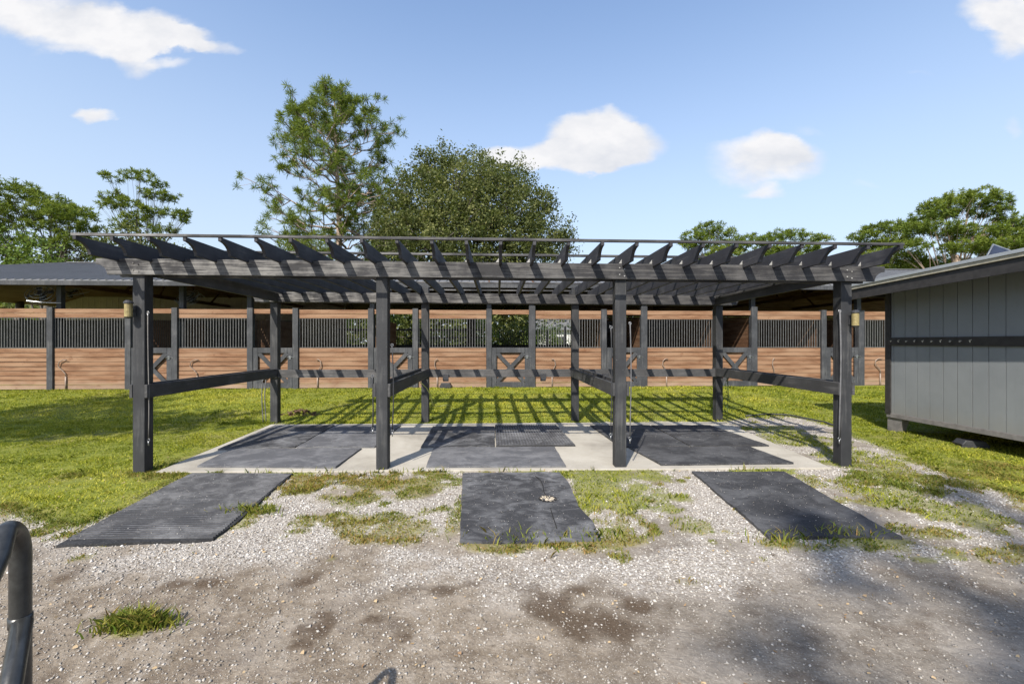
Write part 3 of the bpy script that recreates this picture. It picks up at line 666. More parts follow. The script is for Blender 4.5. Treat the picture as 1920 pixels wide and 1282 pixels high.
# ------------------------------------------------------------------ small pergola gear
def to_w(u, v, z): x_, y_ = loc2w(u, v); return Vector((x_, y_, z))
YEL = plain('yellow_lamp_jar', (.24, .195, .085), .55, 0, .35, 20)
def make_lantern():
    r_ = empty('post_lantern')
    MB().tube([(0, 0, -.085), (0, 0, .085)], .043, 16).build('jar', YEL, r_, smooth=False)
    MB().tube([(0, 0, .085), (0, 0, .10), (0, 0, .125)], [.052, .052, .030], 16).build('cap', DKPLAST, r_)
    MB().tube([(0, 0, -.085), (0, 0, -.105)], [.048, .035], 16).build('base_ring', DKPLAST, r_)
    MB().box(-.012, .012, .0, .08, -.02, .012).box(-.03, .03, .072, .084, -.07, .06).build('bracket', DKPLAST, r_)
    return r_
l1 = make_lantern(); l1.location = to_w(-.055, -.085, 2.085); tag(l1, 'yellow cylinder lantern with black cap on the leftmost front post', 'lantern', 'lanterns on the front corner posts')
l2 = copy_tree(l1); l2.location = to_w(9.41 + .05, -.085, 1.985); tag(l2, 'yellow cylinder lantern with black cap on the rightmost front post', 'lantern')
def tie(pts, label, mt=ROPE, rad=.006, hook=True, nm='cross_tie', cat='tie rope'):
    e = empty(nm, pts[0]); tag(e, label, cat, 'cross ties hanging on the pergola posts'); o0 = Vector(pts[0])
    pl = [Vector(p) - o0 for p in pts]; MB().tube(pl, rad, 7).build('rope', mt, e, smooth=True)
    if hook:
        for c in (pl[0], pl[-1]):
            h = MB()
            ring = [c + Vector((.018 * math.cos(t), 0, .018 * math.sin(t) - .02)) for t in np.linspace(0, 2 * math.pi, 13)]; h.tube(ring, .004, 6, False)
            h.tube([c + Vector((0, 0, -.03)), c + Vector((0, 0, -.09))], .008, 6)
            h.build('snap_hook', STEEL, e, smooth=True)
    return e
REDM = plain('dark_red_tape', (.25, .04, .05), .6); GREYR = plain('grey_strap', (.12, .12, .125), .6)
def hang(u, v, z0, z1, sw=.02, off=0):
    a = to_w(u, v, z0); n = 8; out = []
    for k in range(n + 1):
        t = k / n; out.append(tuple(a + Vector((sw * math.sin(t * 3.1) + off * t, -.01 * math.sin(t * 5), -(z0 - z1) * t))))
    return out
tie(hang(PW / 2 + .02, .03, 2.08, .42, .015), 'thin pale cross tie rope with red clip on the leftmost front post')
tie(hang(PU[1] + PW / 2 + .055, .02, 1.66, .52, .02), 'short cross tie rope on the right side of the second front post', DKPLAST, .008)
tie(hang(PU[1] - PW / 2 - .055, .03, 1.25, .55, .01), 'black strap hanging left of the second front post', DKPLAST, .009)
tie(hang(PU[2] - PW / 2 - .055, .02, 1.9, .45, .01), 'steel cross tie cable left of the third front post', DKPLAST, .007)
tie(hang(PU[2] + PW / 2 + .055, .02, 1.95, .40, .012), 'grey cross tie cable with snap right of the third front post', GREYR, .008)
tie(hang(9.41 - PW / 2 - .025, -.005, 2.12, .38, .008), 'thick grey cross tie strap with steel clip on the rightmost front post', GREYR, .010)
tie(hang(-PW / 2 - .12, PD - .04, .98, .02, -.02), 'pale thin conduit rod leaning beside the back left post', GREYR, .010, False, 'rod', 'rod')
tie(hang(-PW / 2 - .05, PD - .06, .90, .05, -.02), 'second pale rod closest to the back left post', GREYR, .009, False, 'rod', 'rod')
# garden hose drooping from second bay rail
hs = MB(); a0 = to_w(PU[1] + .12, 2.2, .95)
hs.tube([a0 + Vector((.05 * k + .05 * math.sin(k), .1 * k, -.10 * k - .03 * k * math.sin(k * .6))) for k in range(9)], .009, 7)
HOSE = plain('yellow_green_hose', (.40, .42, .12), .6); tag(hs.build('hose', HOSE, smooth=True), 'yellow green hose drooping from the rail of the second post', 'hose')
for (u, wv, lb) in ((PU[1] + .62 * 0 + .45, .11, 'square black utility box on the back rail, left of the pair'), (PU[2] - .70, .11, 'square black utility box on the back rail, right of the pair'), (PU[2] + .62, .12, 'black utility box on the back rail of the right bay')):
    x_, y_ = loc2w(u, PD - .10); e = empty('utility_box', (x_, y_, .86), A); tag(e, lb, 'utility box', 'utility boxes on the back rail')
    MB().box(-wv / 2, wv / 2, -.02, .055, 0, .15).build('box_body', DKPLAST, e, bevel=.008); MB().box(-wv / 2 - .006, wv / 2 + .006, -.03, -.018, .03, .16).build('cover', DKPLAST, e, bevel=.004)
# vine on back right post
vn = MB(); c0 = to_w(9.41 + .16, PD - .02, .92)
for k in range(34):
    t = k / 34; p = c0 + Vector((.03 * math.sin(k * 1.7), .02 * math.cos(k), -.72 * t)); q = p + Vector((jit(.05), jit(.04), -.015))
    vn.add([p, q, q + Vector((.02, .01, -.03)), p + Vector((-.01, 0, -.02))], [(0, 1, 2, 3)])
vn.tube([c0, c0 + Vector((.02, 0, -.35)), c0 + Vector((.0, 0, -.75))], .006, 6)
PLAINLEAF = plain('vine_leaf', (.05, .085, .02), .6); tag(vn.build('vine', PLAINLEAF), 'dark leafy vine trailing beside the back right post', 'vine')

# ------------------------------------------------------------------ barn
BA = math.atan(.05); BO = Vector((0, 13.95, .22)); bc, bs = math.cos(BA), math.sin(BA)
def bu(px): t = (px - CX) / FPX; z = 13.95 / (1 - .05 * t); return t * z / bc
barn = empty('barn', BO, BA); tag(barn, 'long open-sided horse barn with brown board stalls and grey metal roof', 'barn')
PX = [96, 242, 329, 470, 555, 696, 779, 917, 997.5, 1132, 1207, 1341, 1413, 1543, 1613]
US = [bu(p) for p in PX]
u_left = US[0] - (US[3] - US[2]) ; US = [US[0] - 3.55 - 1.2, US[0] - 1.25] * 0 + US
ends = [US[0] - 2.35]
HT = 2.50; LB = 1.28; GT = 2.20
for i, u in enumerate(US):
    w = .085 if i not in (8, 10, 12, 14) else .10
    MB().box(u - w, u + w, -.06, .10, -.1, HT + .01 + (.10 if i in (8, 10, 12) else 0)).build('post', BARNB, barn, bevel=.006)
def planks(mb, u0, u1, z0, z1, n, v0=0., th=.038, gap=.011, rag=(0, 0, .004, .008)):
    h = (z1 - z0) / n
    for k in range(n):
        q = jit(.004); mb.box(u0 + abs(jit(.004)), u1 - abs(jit(.004)), v0 - .002 + q, v0 + th + q, z0 + k * h, z0 + (k + 1) * h - gap - random.choice(rag))
    return mb
def panel(u0, u1):
    planks(MB(), u0, u1, .03, LB, 9).build('plank_panel', WOOD, barn)
    planks(MB(), u0, u1, GT, HT - .02, 2).build('header_board', WOOD, barn)
    g = MB(); n = int((u1 - u0) / .083)
    g.box(u0, u1, .005, .03, LB - .005, LB + .012); g.box(u0, u1, .005, .03, GT - .014, GT + .002)
    for k in range(n + 1):
        uu = u0 + .02 + (u1 - u0 - .04) * k / n; g.box(uu - .0075, uu + .0075, .008, .024, LB + .01, GT - .012)
    g.build('grille', BAR, barn)
def door(u0, u1):
    d = empty('stall_door', (u0, 0, 0)); d.parent = barn; w = u1 - u0; t = .045; fw = .145
    planks(MB(), .01, w - .01, .06, LB - .03, 8, .03, .03).build('plank_panel', WOOD, d)
    MB().box(.005, fw, -t, -.001, .02, LB).box(w - fw, w - .005, -t, -.001, .02, LB).box(fw + .002, w - fw - .002, -t + .002, -.001, LB - .16, LB).box(fw + .002, w - fw - .002, -t + .002, -.001, .02, .19).build('frame', BARNB, d, bevel=.004)
    b = MB(); b.bar((fw + .02, -.024, .20), (w - fw - .02, -.024, LB - .17), .12, .034, (0, 1, 0)); b.bar((fw + .02, -.021, LB - .17), (w - fw - .02, -.021, .20), .12, .030, (0, 1, 0))
    b.v = [(p[0], p[1], p[2]) for p in b.v]
    b.build('brace', BARNB, d)
    l_ = MB(); l_.tube([(w - .16, -.06, .98), (w - .02, -.065, .99), (w + .06, -.06, .97)], .010, 6); l_.box(w - .10, w - .04, -.062, -.045, .93, 1.03); l_.build('latch', STEEL, d)
    MB().box(0, w, .0, .036, HT - .16, HT - .02).build('header_board', WOOD, d)
g = .09
panel(US[0] - 3.2, US[0] - g)
panel(US[0] + g, US[1] - g)
for k in range(7):
    i = 1 + 2 * k
    door(US[i] + g, US[i + 1] - g)
    nxt = US[i + 2] - g if i + 2 < len(US) else US[i + 1] + 3.4
    panel(US[i + 1] + g, nxt)
# far-left continuation so the wall carries on past the frame
MB().box(US[0] - 3.45, US[0] - 3.27, -.06, .1, -.1, HT).build('post', BARNB, barn); door(US[0] - 4.7, US[0] - 3.45); panel(US[0] - 8.2, US[0] - 4.8)
MB().box(US[-1] + 3.42, US[-1] + 3.6, -.06, .1, -.1, HT).build('post', BARNB, barn)
# water pipes on the stall fronts
def water_pipe(px, top, sx):
    u = bu(px); b = MB(); b.tube([(u, -.03, -.05), (u, -.03, .42)], .022, 8)
    b.tube([(u, -.03, .42), (u, -.04, .50), (u - .08 * sx, -.05, .60), (u - .20 * sx, -.05, .72), (u - .17 * sx, -.05, .86), (u - .05 * sx, -.05, .92), (u + .05 * sx, -.05, .91)], .014, 7)
    return b.build('water_pipe', HOSEP, barn, smooth=True)
HOSEP = plain('copper_brown_pipe', (.26, .20, .16), .5, .2)
for px_, sx in ((125, 1), (371, 1), (596, -.6), (820, .4), (1035, -.5), (1249, .7), (1450, .3), (1649, 1)): water_pipe(px_, 0, sx)
# interior: partitions, middle wall, roof posts
BL, BR_ = US[0] - 8.4, US[-1] + 4.2
for k, i in enumerate((1, 3, 5, 7, 9, 11, 13)):
    u = US[i]; b = MB()
    for q in range(9): b.box(u - .02, u + .018, .16, 3.6, .03 + q * .139, .03 + q * .139 + .132)
    if i >= 9:
        for q in range(9, 16): b.box(u - .02, u + .018, .16, 3.6, .03 + q * .139, .03 + q * .139 + .132)
        u = US[i + 1]
        for q in range(16): b.box(u - .02, u + .018, .16, 3.6, .03 + q * .139, .03 + q * .139 + .132)
    else:
        for q in range(40): b.box(u - .008, u + .008, .2 + q * .088, .216 + q * .088, 1.28, 2.2)
    b.build('partition', WOOD_DK, barn)
INB = black_wood('shade_and_fence_black', 0, .2)  # blackens the middle wall to paint in stall shade; plain black on bars, fence
mid = [(BL, bu(470), 2.3), (bu(470), bu(700), 1.28), (bu(700), bu(1120), 1.28), (bu(1120), BR_, 2.3)]
for (u0, u1, h) in mid:
    planks(MB(), u0, u1, .03, h, int(h / .14), 3.62, .038, -.0004, (0,)).build('middle_wall', INB, barn)
# rear stall fronts with openings
rz = MB()
for q in range(int((BR_ - BL) / .09)):
    uu = BL + q * .09
    if bu(560) < uu < bu(1150): rz.box(uu - .008, uu + .008, 3.62, 3.64, 1.30, 1.95)
rz.box(bu(560), bu(900), 3.60, 3.66, 1.90, 1.98); rz.box(bu(720), bu(900), 3.60, 3.66, 1.6, 1.66); rz.build('inner_grille', INB, barn)
for (a_, b_, lo, hi, mt) in [(BL, bu(470), 2.3, 3.7, CREAM), (bu(1180), BR_ + 9, 2.3, 3.8, WOOD_DK)]:
    if mt is CREAM: MB().box(a_, b_, 8.9, 8.94, .1, hi).build('back_wall', mt, barn)
    else: planks(MB(), a_, b_, .1, hi, 26, 8.9).build('back_wall', mt, barn)
EV, RV = -.52, 5.2; UL_ = -22.4; EZ, RZ_ = 3.28, 4.74
slope = (RZ_ - EZ) / (RV - EV)
for u in [US[0] + .12, US[2] + .1, US[3] - .1, US[5], US[7], US[8], US[10] + .05, US[12] + .05, US[14] + .05, US[-1] + 4.1]:
    MB().box(u - .07, u + .07, .102, .24, -.1, EZ + .02 + slope * .6).build('roof_post', BARNB, barn)
    b = MB(); b.bar((u, -.4, EZ - .06 + slope * .12), (u, RV, RZ_ - .09), .045, .14); b.bar((u, RV, RZ_ - .09), (u, 2 * RV - EV - .1, EZ - .06 + slope * .12), .045, .14)
    b.bar((u, .1, EZ - .02), (u, 2 * RV - .1, EZ - .02), .045, .14)
    for q in range(5): b.bar((u, 1.0 + q * 1.6, EZ + .02), (u, 1.8 + q * 1.6, EZ + .12 + slope * (min(1.8 + q * 1.6, 2 * RV - 1.8 - q * 1.6))), .04, .08)
    b.build('truss', WOOD_DK, barn)
b = MB()
for q in range(9): v = -.45 + q * .7; b.bar((UL_ + (v + .52) * .72 + .3, v, EZ + slope * (v - EV) - .05), (BR_, v, EZ + slope * (v - EV) - .05), .045, .09)
b.build('purlins', WOOD_DK, barn)
# hipped left end, ribbed metal
UL = -22.4; UR = BR_ + 9; HU = -18.2
def roofpt(u, v):  # height on front slope
    return EZ + slope * (v - EV)
rf = MB(); BV = 2 * RV - EV; th = .03
def slab(pts): n = len(pts); rf.add([(p[0], p[1], p[2]) for p in pts] + [(p[0], p[1], p[2] - th) for p in pts], [tuple(range(n)), tuple(reversed(range(n, 2 * n)))] + [(i, i + n, (i + 1) % n + n, (i + 1) % n) for i in range(n)])
slab([(UL, EV, EZ), (UR, EV, EZ), (UR, RV, RZ_), (HU, RV, RZ_)]); slab([(UR, BV, EZ), (UL, BV, EZ), (HU, RV, RZ_), (UR, RV, RZ_)]); slab([(UL, BV, EZ), (UL, EV, EZ), (HU, RV, RZ_)])
for k in range(int((UR - UL) / .23)):
    u = UL + .1 + k * .23; v1 = RV if u > HU else EV + (u - UL) / (HU - UL) * (RV - EV)
    if v1 - EV > .3: rf.bar((u, EV - .015, EZ + .008), (u, v1, EZ + slope * (v1 - EV) + .008), .045, .028)
rf.bar((HU, RV, RZ_ + .02), (UR, RV, RZ_ + .02), .30, .03); rf.bar((UL, EV, EZ + .02), (HU, RV, RZ_ + .02), .24, .03)
rf.build('roof', ROOFM, barn)
cb2 = MB()
for (va, vb, za, zb) in ((EV + .03, RV, EZ - .034, RZ_ - .036), (BV - .03, RV, EZ - .034, RZ_ - .036)):
    vs = [(UL + .06, va, za), (UR - .02, va, za), (UR - .02, vb, zb), (HU + .02, vb, zb)]; cb2.add(vs + [(p[0], p[1], p[2] - .02) for p in vs], [(0, 1, 2, 3), (7, 6, 5, 4), (0, 4, 5, 1), (1, 5, 6, 2), (2, 6, 7, 3), (3, 7, 4, 0)])
vs = [(UL + .05, EV + .05, EZ - .036), (HU, RV, RZ_ - .045), (UL + .05, BV - .05, EZ - .036)]; cb2.add(vs + [(p[0], p[1], p[2] - .02) for p in vs], [(0, 1, 2), (5, 4, 3), (0, 3, 4, 1), (1, 4, 5, 2), (2, 5, 3, 0)])
cb2.build('ceiling_boards', WOOD_DK, barn)
MB().box(UL, UR, EV - .03, EV + .012, EZ - .16, EZ - .034).build('fascia', BARNB, barn)
MB().box(UL, UR, .12, .16, EZ - .0, EZ + .10).build('eave_beam', WOOD_DK, barn)
# barn fans
def make_fan():
    e = empty('barn_fan'); gd = MB()
    for rr, yy in ((.33, 0), (.33, .12), (.22, -.02), (.11, -.03)): gd.tube([(rr * math.cos(t), yy, rr * math.sin(t)) for t in np.linspace(0, 2 * math.pi, 25)], .007, 5, False)
    for k in range(16): t = k * math.pi / 8; gd.tube([(.05 * math.cos(t), -.035, .05 * math.sin(t)), (.33 * math.cos(t), 0, .33 * math.sin(t)), (.33 * math.cos(t), .12, .33 * math.sin(t))], .003, 4)
    gd.build('guard', STEEL, e); MB().tube([(0, .0, 0), (0, .22, 0)], [.07, .08], 12).build('motor', DKPLAST, e, smooth=False)
    for k in range(4):
        t = k * math.pi / 2 + .4; c, s = math.cos(t), math.sin(t)
        MB().add([(.05 * c - .03 * s, .04, .05 * s + .03 * c), (.3 * c - .07 * s, .03, .3 * s + .07 * c), (.3 * c + .07 * s, .07, .3 * s - .07 * c), (.05 * c + .03 * s, .06, .05 * s - .03 * c)] , [(0, 1, 2, 3)]).build('blade', DKPLAST, e)
    b = MB(); b.tube([(0, .15, .05), (.05, .1, .35), (.45, .05, .28)], .018, 6); b.tube([(-.2, .0, -.32), (.3, .0, -.38), (.62, 0, -.38)], .014, 6); b.build('bracket', STEEL, e); return e
f1_ = make_fan(); f1_.location = at(74, 549, 13.3); f1_.rotation_euler = (R(-35), 0, R(20)); tag(f1_, 'round wire-guard fan tilted under the eave beside the leftmost barn post', 'fan', 'fans hung under the barn roof')
f2_ = copy_tree(f1_); f2_.location = at(352, 556, 14.1); f2_.rotation_euler = (R(-50), R(20), R(-25)); tag(f2_, 'wire-guard fan under the barn roof right of the second roof post', 'fan')
f3_ = copy_tree(f1_); f3_.location = at(128, 548, 14.4); f3_.rotation_euler = (R(-60), R(-20), R(40)); tag(f3_, 'smaller wire-guard fan behind the leftmost barn roof post', 'fan'); f3_.scale = (.8, .8, .8)
lt = MB(); p = at(1615, 548, 13.9); lt.tube([p + Vector((-.3, 0, -.02)), p + Vector((.3, 0, .05))], .035, 8); WHITE = plain('white_enamel', (.7, .7, .68), .4)
tag(lt.build('tube_light', WHITE), 'short white tube light under the barn eave behind the rightmost front post', 'light')
# bait box
def bait_box(px, py, w, d, h, label, rz=0):
    x_, y_ = P(px, py); e = empty('bait_box', (x_, y_, float(G(x_, y_)) + .0), rz); tag(e, label, 'box')
    poly = [(-w / 2, 0), (w / 2, 0), (w / 2, h * .45), (w / 2 * .72, h), (-w / 2 * .72, h), (-w / 2, h * .45)]
    MB().prism(poly, lambda p, t: (p[0], t, p[1]), -d / 2, d / 2).build('body', DKPLAST, e, bevel=.012); MB().box(-w * .52, w * .52, -d * .53, d * .53, h * .43, h * .5).build('lid_rim', DKPLAST, e, bevel=.004)
bait_box(836, 727, .36, .25, .17, 'small black plastic box on the grass against the stall wall')
bait_box(1820, 838, .36, .22, .12, 'low dark plastic box on the ground under the shed edge', R(-15))

# ------------------------------------------------------------------ shed on the right
SA = math.atan(.07); sh = empty('shed', (7.22, 8.42, 0), math.pi / 2 + SA)   # local +x runs away from the camera, -x towards it
sh = sh; tag(sh, 'grey panelled shed on skids with dark trim, at the right edge', 'shed')
# local frame: x back-to-front axis: x = -(distance towards camera); y = +: outward (towards -X world); so wall face at y = 0
SL = 6.4; z0, z1 = .33, 2.60; DP = 3.6
w = MB()
w.box(-SL, -.04, -.06, -.012, z0, z1 + .12)
pw = .203; k = 0; xx = -.13
edges = [-.02, -.14, -.36]
while edges[-1] > -SL: edges.append(edges[-1] - .222)
for a_, b_ in zip(edges[:-1], edges[1:]): w.box(b_ + .005, a_ - .005, -.012, 0, z0, z1 + .10)
w.build('siding', SIDING, sh)
w2 = MB(); w2.box(-.062, 0.0, -DP, -.0, z0, z1 + .1); w2.build('end_wall', SIDING, sh)
w3 = MB(); w3.box(-SL, -.07, -DP, -DP + .05, z0, z1 + .2).build('far_wall', SIDING, sh); MB().box(-SL, -SL + .05, -DP + .06, -.07, z0, z1 + .3).build('end_wall', SIDING, sh)
MB().box(-.09, .02, -.05, .024, z0 - .02, z1 + .06).build('corner_trim', TRIM, sh, bevel=.003)
MB().box(-SL, -.092, .002, .030, 1.615, 1.765).build('band', TRIM, sh, bevel=.004)
b = MB(); b.box(-SL, .0, -.05, .014, z0 - .085, z0 - .002); b.build('sill', SKID, sh, bevel=.004)
b = MB(); b.prism([(0, z0 - .09), (-.30, z0 - .09), (-.20, -.05), (0, -.05)], lambda p, t: (p[0], t, p[1]), -.16, -.01); b.build('skid', SKID, sh)
b = MB(); b.box(-SL, -.02, -1.9, -1.8, -.05, z0 - .1).box(-SL, -.02, -3.5, -3.4, -.05, z0 - .1); b.build('skid', SKID, sh)
# roof rising gently towards the camera, wide overhang on this side
OV = .66; rs = .045
def rzs(x_): return 2.60 - x_ * rs + 0
b = MB()
def sl_(x0, x1, y0, y1, lo, hi, mb):
    vs = [(x_, y_, rzs(x_) + q) for q in (lo, hi) for y_ in (y0, y1) for x_ in (x0, x1)]
    mb.add(vs, [(0, 2, 3, 1), (4, 5, 7, 6), (0, 1, 5, 4), (2, 6, 7, 3), (0, 4, 6, 2), (1, 3, 7, 5)]); return mb
sl_(-SL - .3, .20, -DP - .3, OV, .155, .185, MB()).build('roof_sheet', SHROOF, sh)
sl_(-SL - .3, .17, OV - .05, OV - .02, .10, .152, MB()).build('roof_edge', TAN, sh)
sl_(-SL - .3, .15, OV - .08, OV - .052, -.09, .152, MB()).build('fascia', TRIM, sh)
sl_(.155, .185, -DP, OV - .09, -.04, .15, MB()).build('fascia', TRIM, sh)
sl_(-SL - .2, .15, -DP, OV - .085, .06, .15, MB()).build('soffit', TRIM, sh)
rb = MB()
for k in range(38):
    yy = OV - .02 - k * .12
    sl_(-SL - .3, .20, yy - .012, yy + .012, .186, .205, rb)
rb.build('roof_rib', SHROOF, sh)
HOOKM = plain('dull_hook_metal', (.42, .41, .39), .5, .2, .4)
for k in range(10):
    x_ = -.11 - k * .150
    b = MB(); q = .01 * math.sin(k * 2.3); b.tube([(x_, .03, 1.692 + q), (x_ - .01, .060, 1.690 + q), (x_ - .05, .066, 1.706 + q)], .0052, 6); b.tube([(x_, .031, 1.675), (x_, .034, 1.705)], .008, 8); b.build('hook', HOOKM, sh)
PANEL = plain('solar_cells', (.03, .04, .07), .25, .2); spn = empty('solar_panel', at(1868, 486, 6.9) , R(-10)); tag(spn, 'small tilted solar panel standing on the shed roof', 'solar panel')
Mr = Matrix.Rotation(R(38), 4, 'X')
MB().box(-.15, .15, -.012, .0, 0, .20, Matrix.Rotation(R(25), 4, 'Y')).build('frame', STEEL, spn); MB().box(-.135, .135, -.017, -.0125, .015, .185, Matrix.Rotation(R(25), 4, 'Y')).build('cells', PANEL, spn)
MB().tube([(0, .02, .1), (-.05, .12, -.14)], .008, 6).build('strut', STEEL, spn)

# ------------------------------------------------------------------ pipe handrail by the camera
hr = empty('handrail', (-1.205, 1.09, -.1)); tag(hr, 'black bent pipe handrail close to the camera at the bottom left', 'handrail')
def W2(x_, y_, z_): return (x_ + 1.205, y_ - 1.09, z_ + .1)
X0 = -1.225
arc = [(X0, 1.09, -.12), (X0, 1.09, .6), (X0, 1.09, 1.0), (X0, 1.09, 1.15)] + [(X0 + .03 * (1 - math.cos(t)), 1.09 - .06 * (1 - math.cos(t)), 1.15 + .085 * math.sin(t)) for t in np.linspace(.2, math.pi / 2, 8)] + \
      [(X0 + .045 + .045 * q, 1.02 - .09 * q, 1.235 - .018 - .085 * q) for q in (.3, 1, 2, 3, 4.5, 6)]
MB().tube([W2(*p) for p in arc], .0205, 20).build('top_rail', PIPEB, hr, smooth=True)
MB().tube([W2(*p) for p in [(X0 + .01 + .075 * q, 1.085 - .09 * q, .985 - .088 * q) for q in (0, 1, 2.5, 4, 5.5)]], .0205, 18).build('mid_rail', PIPEB, hr, smooth=True)
b = MB(); b.tube([W2(X0, 1.09, 1.0), W2(X0, 1.09, .975)], [.0225, .0225], 16); b.build('weld_collar', PIPEB, hr, smooth=True)

# ------------------------------------------------------------------ trees
def curve_pts(a, b, n, sag, wig, r):
    a = np.array(a, float); b = np.array(b, float); L = np.linalg.norm(b - a); out = []
    w = r.normal(0, wig * L, 3)
    for k in range(n + 1):
        t = k / n; p = a + (b - a) * t + np.array([0, 0, sag * L * math.sin(math.pi * t)]) + w * math.sin(2 * math.pi * t) * .5
        if 0 < k < n: p = p + r.normal(0, wig * L * .35, 3)
        out.append(p)
    return out
def needles(centres, n, L, wdt, r, up=.35, flat=1.0, tintc=None):
    C = np.asarray(centres); m = len(C); c = np.repeat(C, n, 0); d = r.normal(0, 1, (m * n, 3)); d[:, 2] = d[:, 2] * flat + up; d /= np.linalg.norm(d, axis=1)[:, None]
    s = r.normal(0, 1, (m * n, 3)); s = np.cross(d, s); s /= np.linalg.norm(s, axis=1)[:, None]; ln = L * r.uniform(.6, 1.2, (m * n, 1)); w = wdt * r.uniform(.6, 1.3, (m * n, 1))
    V = np.stack([c + d * ln * .12 - s * w * .4, c + d * ln * .12 + s * w * .4, c + d * ln * .75 + s * w * .5, c + d * ln, c + d * ln * .75 - s * w * .5], 1).reshape(-1, 3)
    ct = r.uniform(-.18, .18, m) if tintc is None else tintc
    t = np.clip(.5 + np.repeat(ct, n) + r.normal(0, .16, m * n), 0, 1)
    return V, np.arange(m * n * 5).reshape(-1, 5), np.repeat(t, 5)
def leaves(pts, size, r, tint):
    n = len(pts); d = r.normal(0, 1, (n, 3)); d /= np.linalg.norm(d, axis=1)[:, None]; s = np.cross(d, r.normal(0, 1, (n, 3))); s /= np.linalg.norm(s, axis=1)[:, None]
    L = size * r.uniform(.6, 1.35, (n, 1)); w = L * .30
    V = np.stack([pts - d * L * .5, pts + s * w, pts + d * L * .5, pts - s * w], 1).reshape(-1, 3)
    return V, np.arange(n * 4).reshape(-1, 4), np.repeat(np.clip(tint + r.normal(0, .14, n), 0, 1), 4)
def pine(base, H, env, lean=(0, 0), seed=1, nl=34, name='pine_tree', label='', needle=(.34, .03, 26), tw=7, trunk_r=.28, h0=.28, bark=BARK, up0=.15, group=None):
    r = np.random.default_rng(seed); e = empty(name, base); tag(e, label, 'tree', group); tr = MB(); tips = []
    tp = [(lean[0] * (t ** 1.5) * H + .12 * math.sin(t * 7 + seed), lean[1] * t * H + .1 * math.sin(t * 5), t * H * .97) for t in np.linspace(0, 1, 12)]
    tr.tube(tp, [trunk_r * (1 - .88 * t) for t in np.linspace(0, 1, 12)], 9)
    def tpos(f): i = min(10, int(f * 11)); q = f * 11 - i; return np.array(tp[i]) * (1 - q) + np.array(tp[i + 1]) * q
    for k in range(nl):
        f = h0 + (1 - h0) * (k + r.random()) / nl; f = min(f, .985); azm = k * 2.399 + r.normal(0, .4); Rr = env(f, azm) * r.uniform(.66, 1.0)
        a = tpos(f * .96); dz = up0 * Rr + (f - .5) * Rr * .9; bnd = a + np.array([math.cos(azm) * Rr, math.sin(azm) * Rr, dz])
        bp = curve_pts(a, bnd, 6, -.06, .10, r); r0 = max(.018, trunk_r * .34 * (1 - f) + .02 + Rr * .006); tr.tube(bp, [r0 * (1 - .8 * t / 6) for t in range(7)], 5, False)
        tips.append(bp[-1])
        for j in range(tw):
            t = r.uniform(.28, 1.0); i = min(5, int(t * 6)); q = t * 6 - i; s = bp[i] * (1 - q) + bp[i + 1] * q
            d = (bp[-1] - bp[0]); d = d / np.linalg.norm(d); sd_ = np.cross(d, [0, 0, 1]) * r.choice([-1, 1]); L = Rr * r.uniform(.18, .42) + .25
            en = s + (d * r.uniform(.2, .9) + sd_ * r.uniform(.3, 1) + np.array([0, 0, r.uniform(-.1, .75)])) * L
            tp2 = curve_pts(s, en, 3, .02, .08, r); tr.tube(tp2, [r0 * .42, r0 * .34, r0 * .26, .008], 4, False)
            tips.append(tp2[-1])
            for _ in range(2):
                e2 = en + r.normal(0, .15 * L + .06, 3) + np.array([0, 0, .1]); tips.append(e2); tr.tube([tp2[2], e2], [.012, .006], 3, False)
    tr.build('trunk', bark, e, smooth=True)
    V, F, C = needles(tips, needle[2], needle[0], needle[1], r)
    npmesh('crown', V, F, PINE, e, col=C); return e
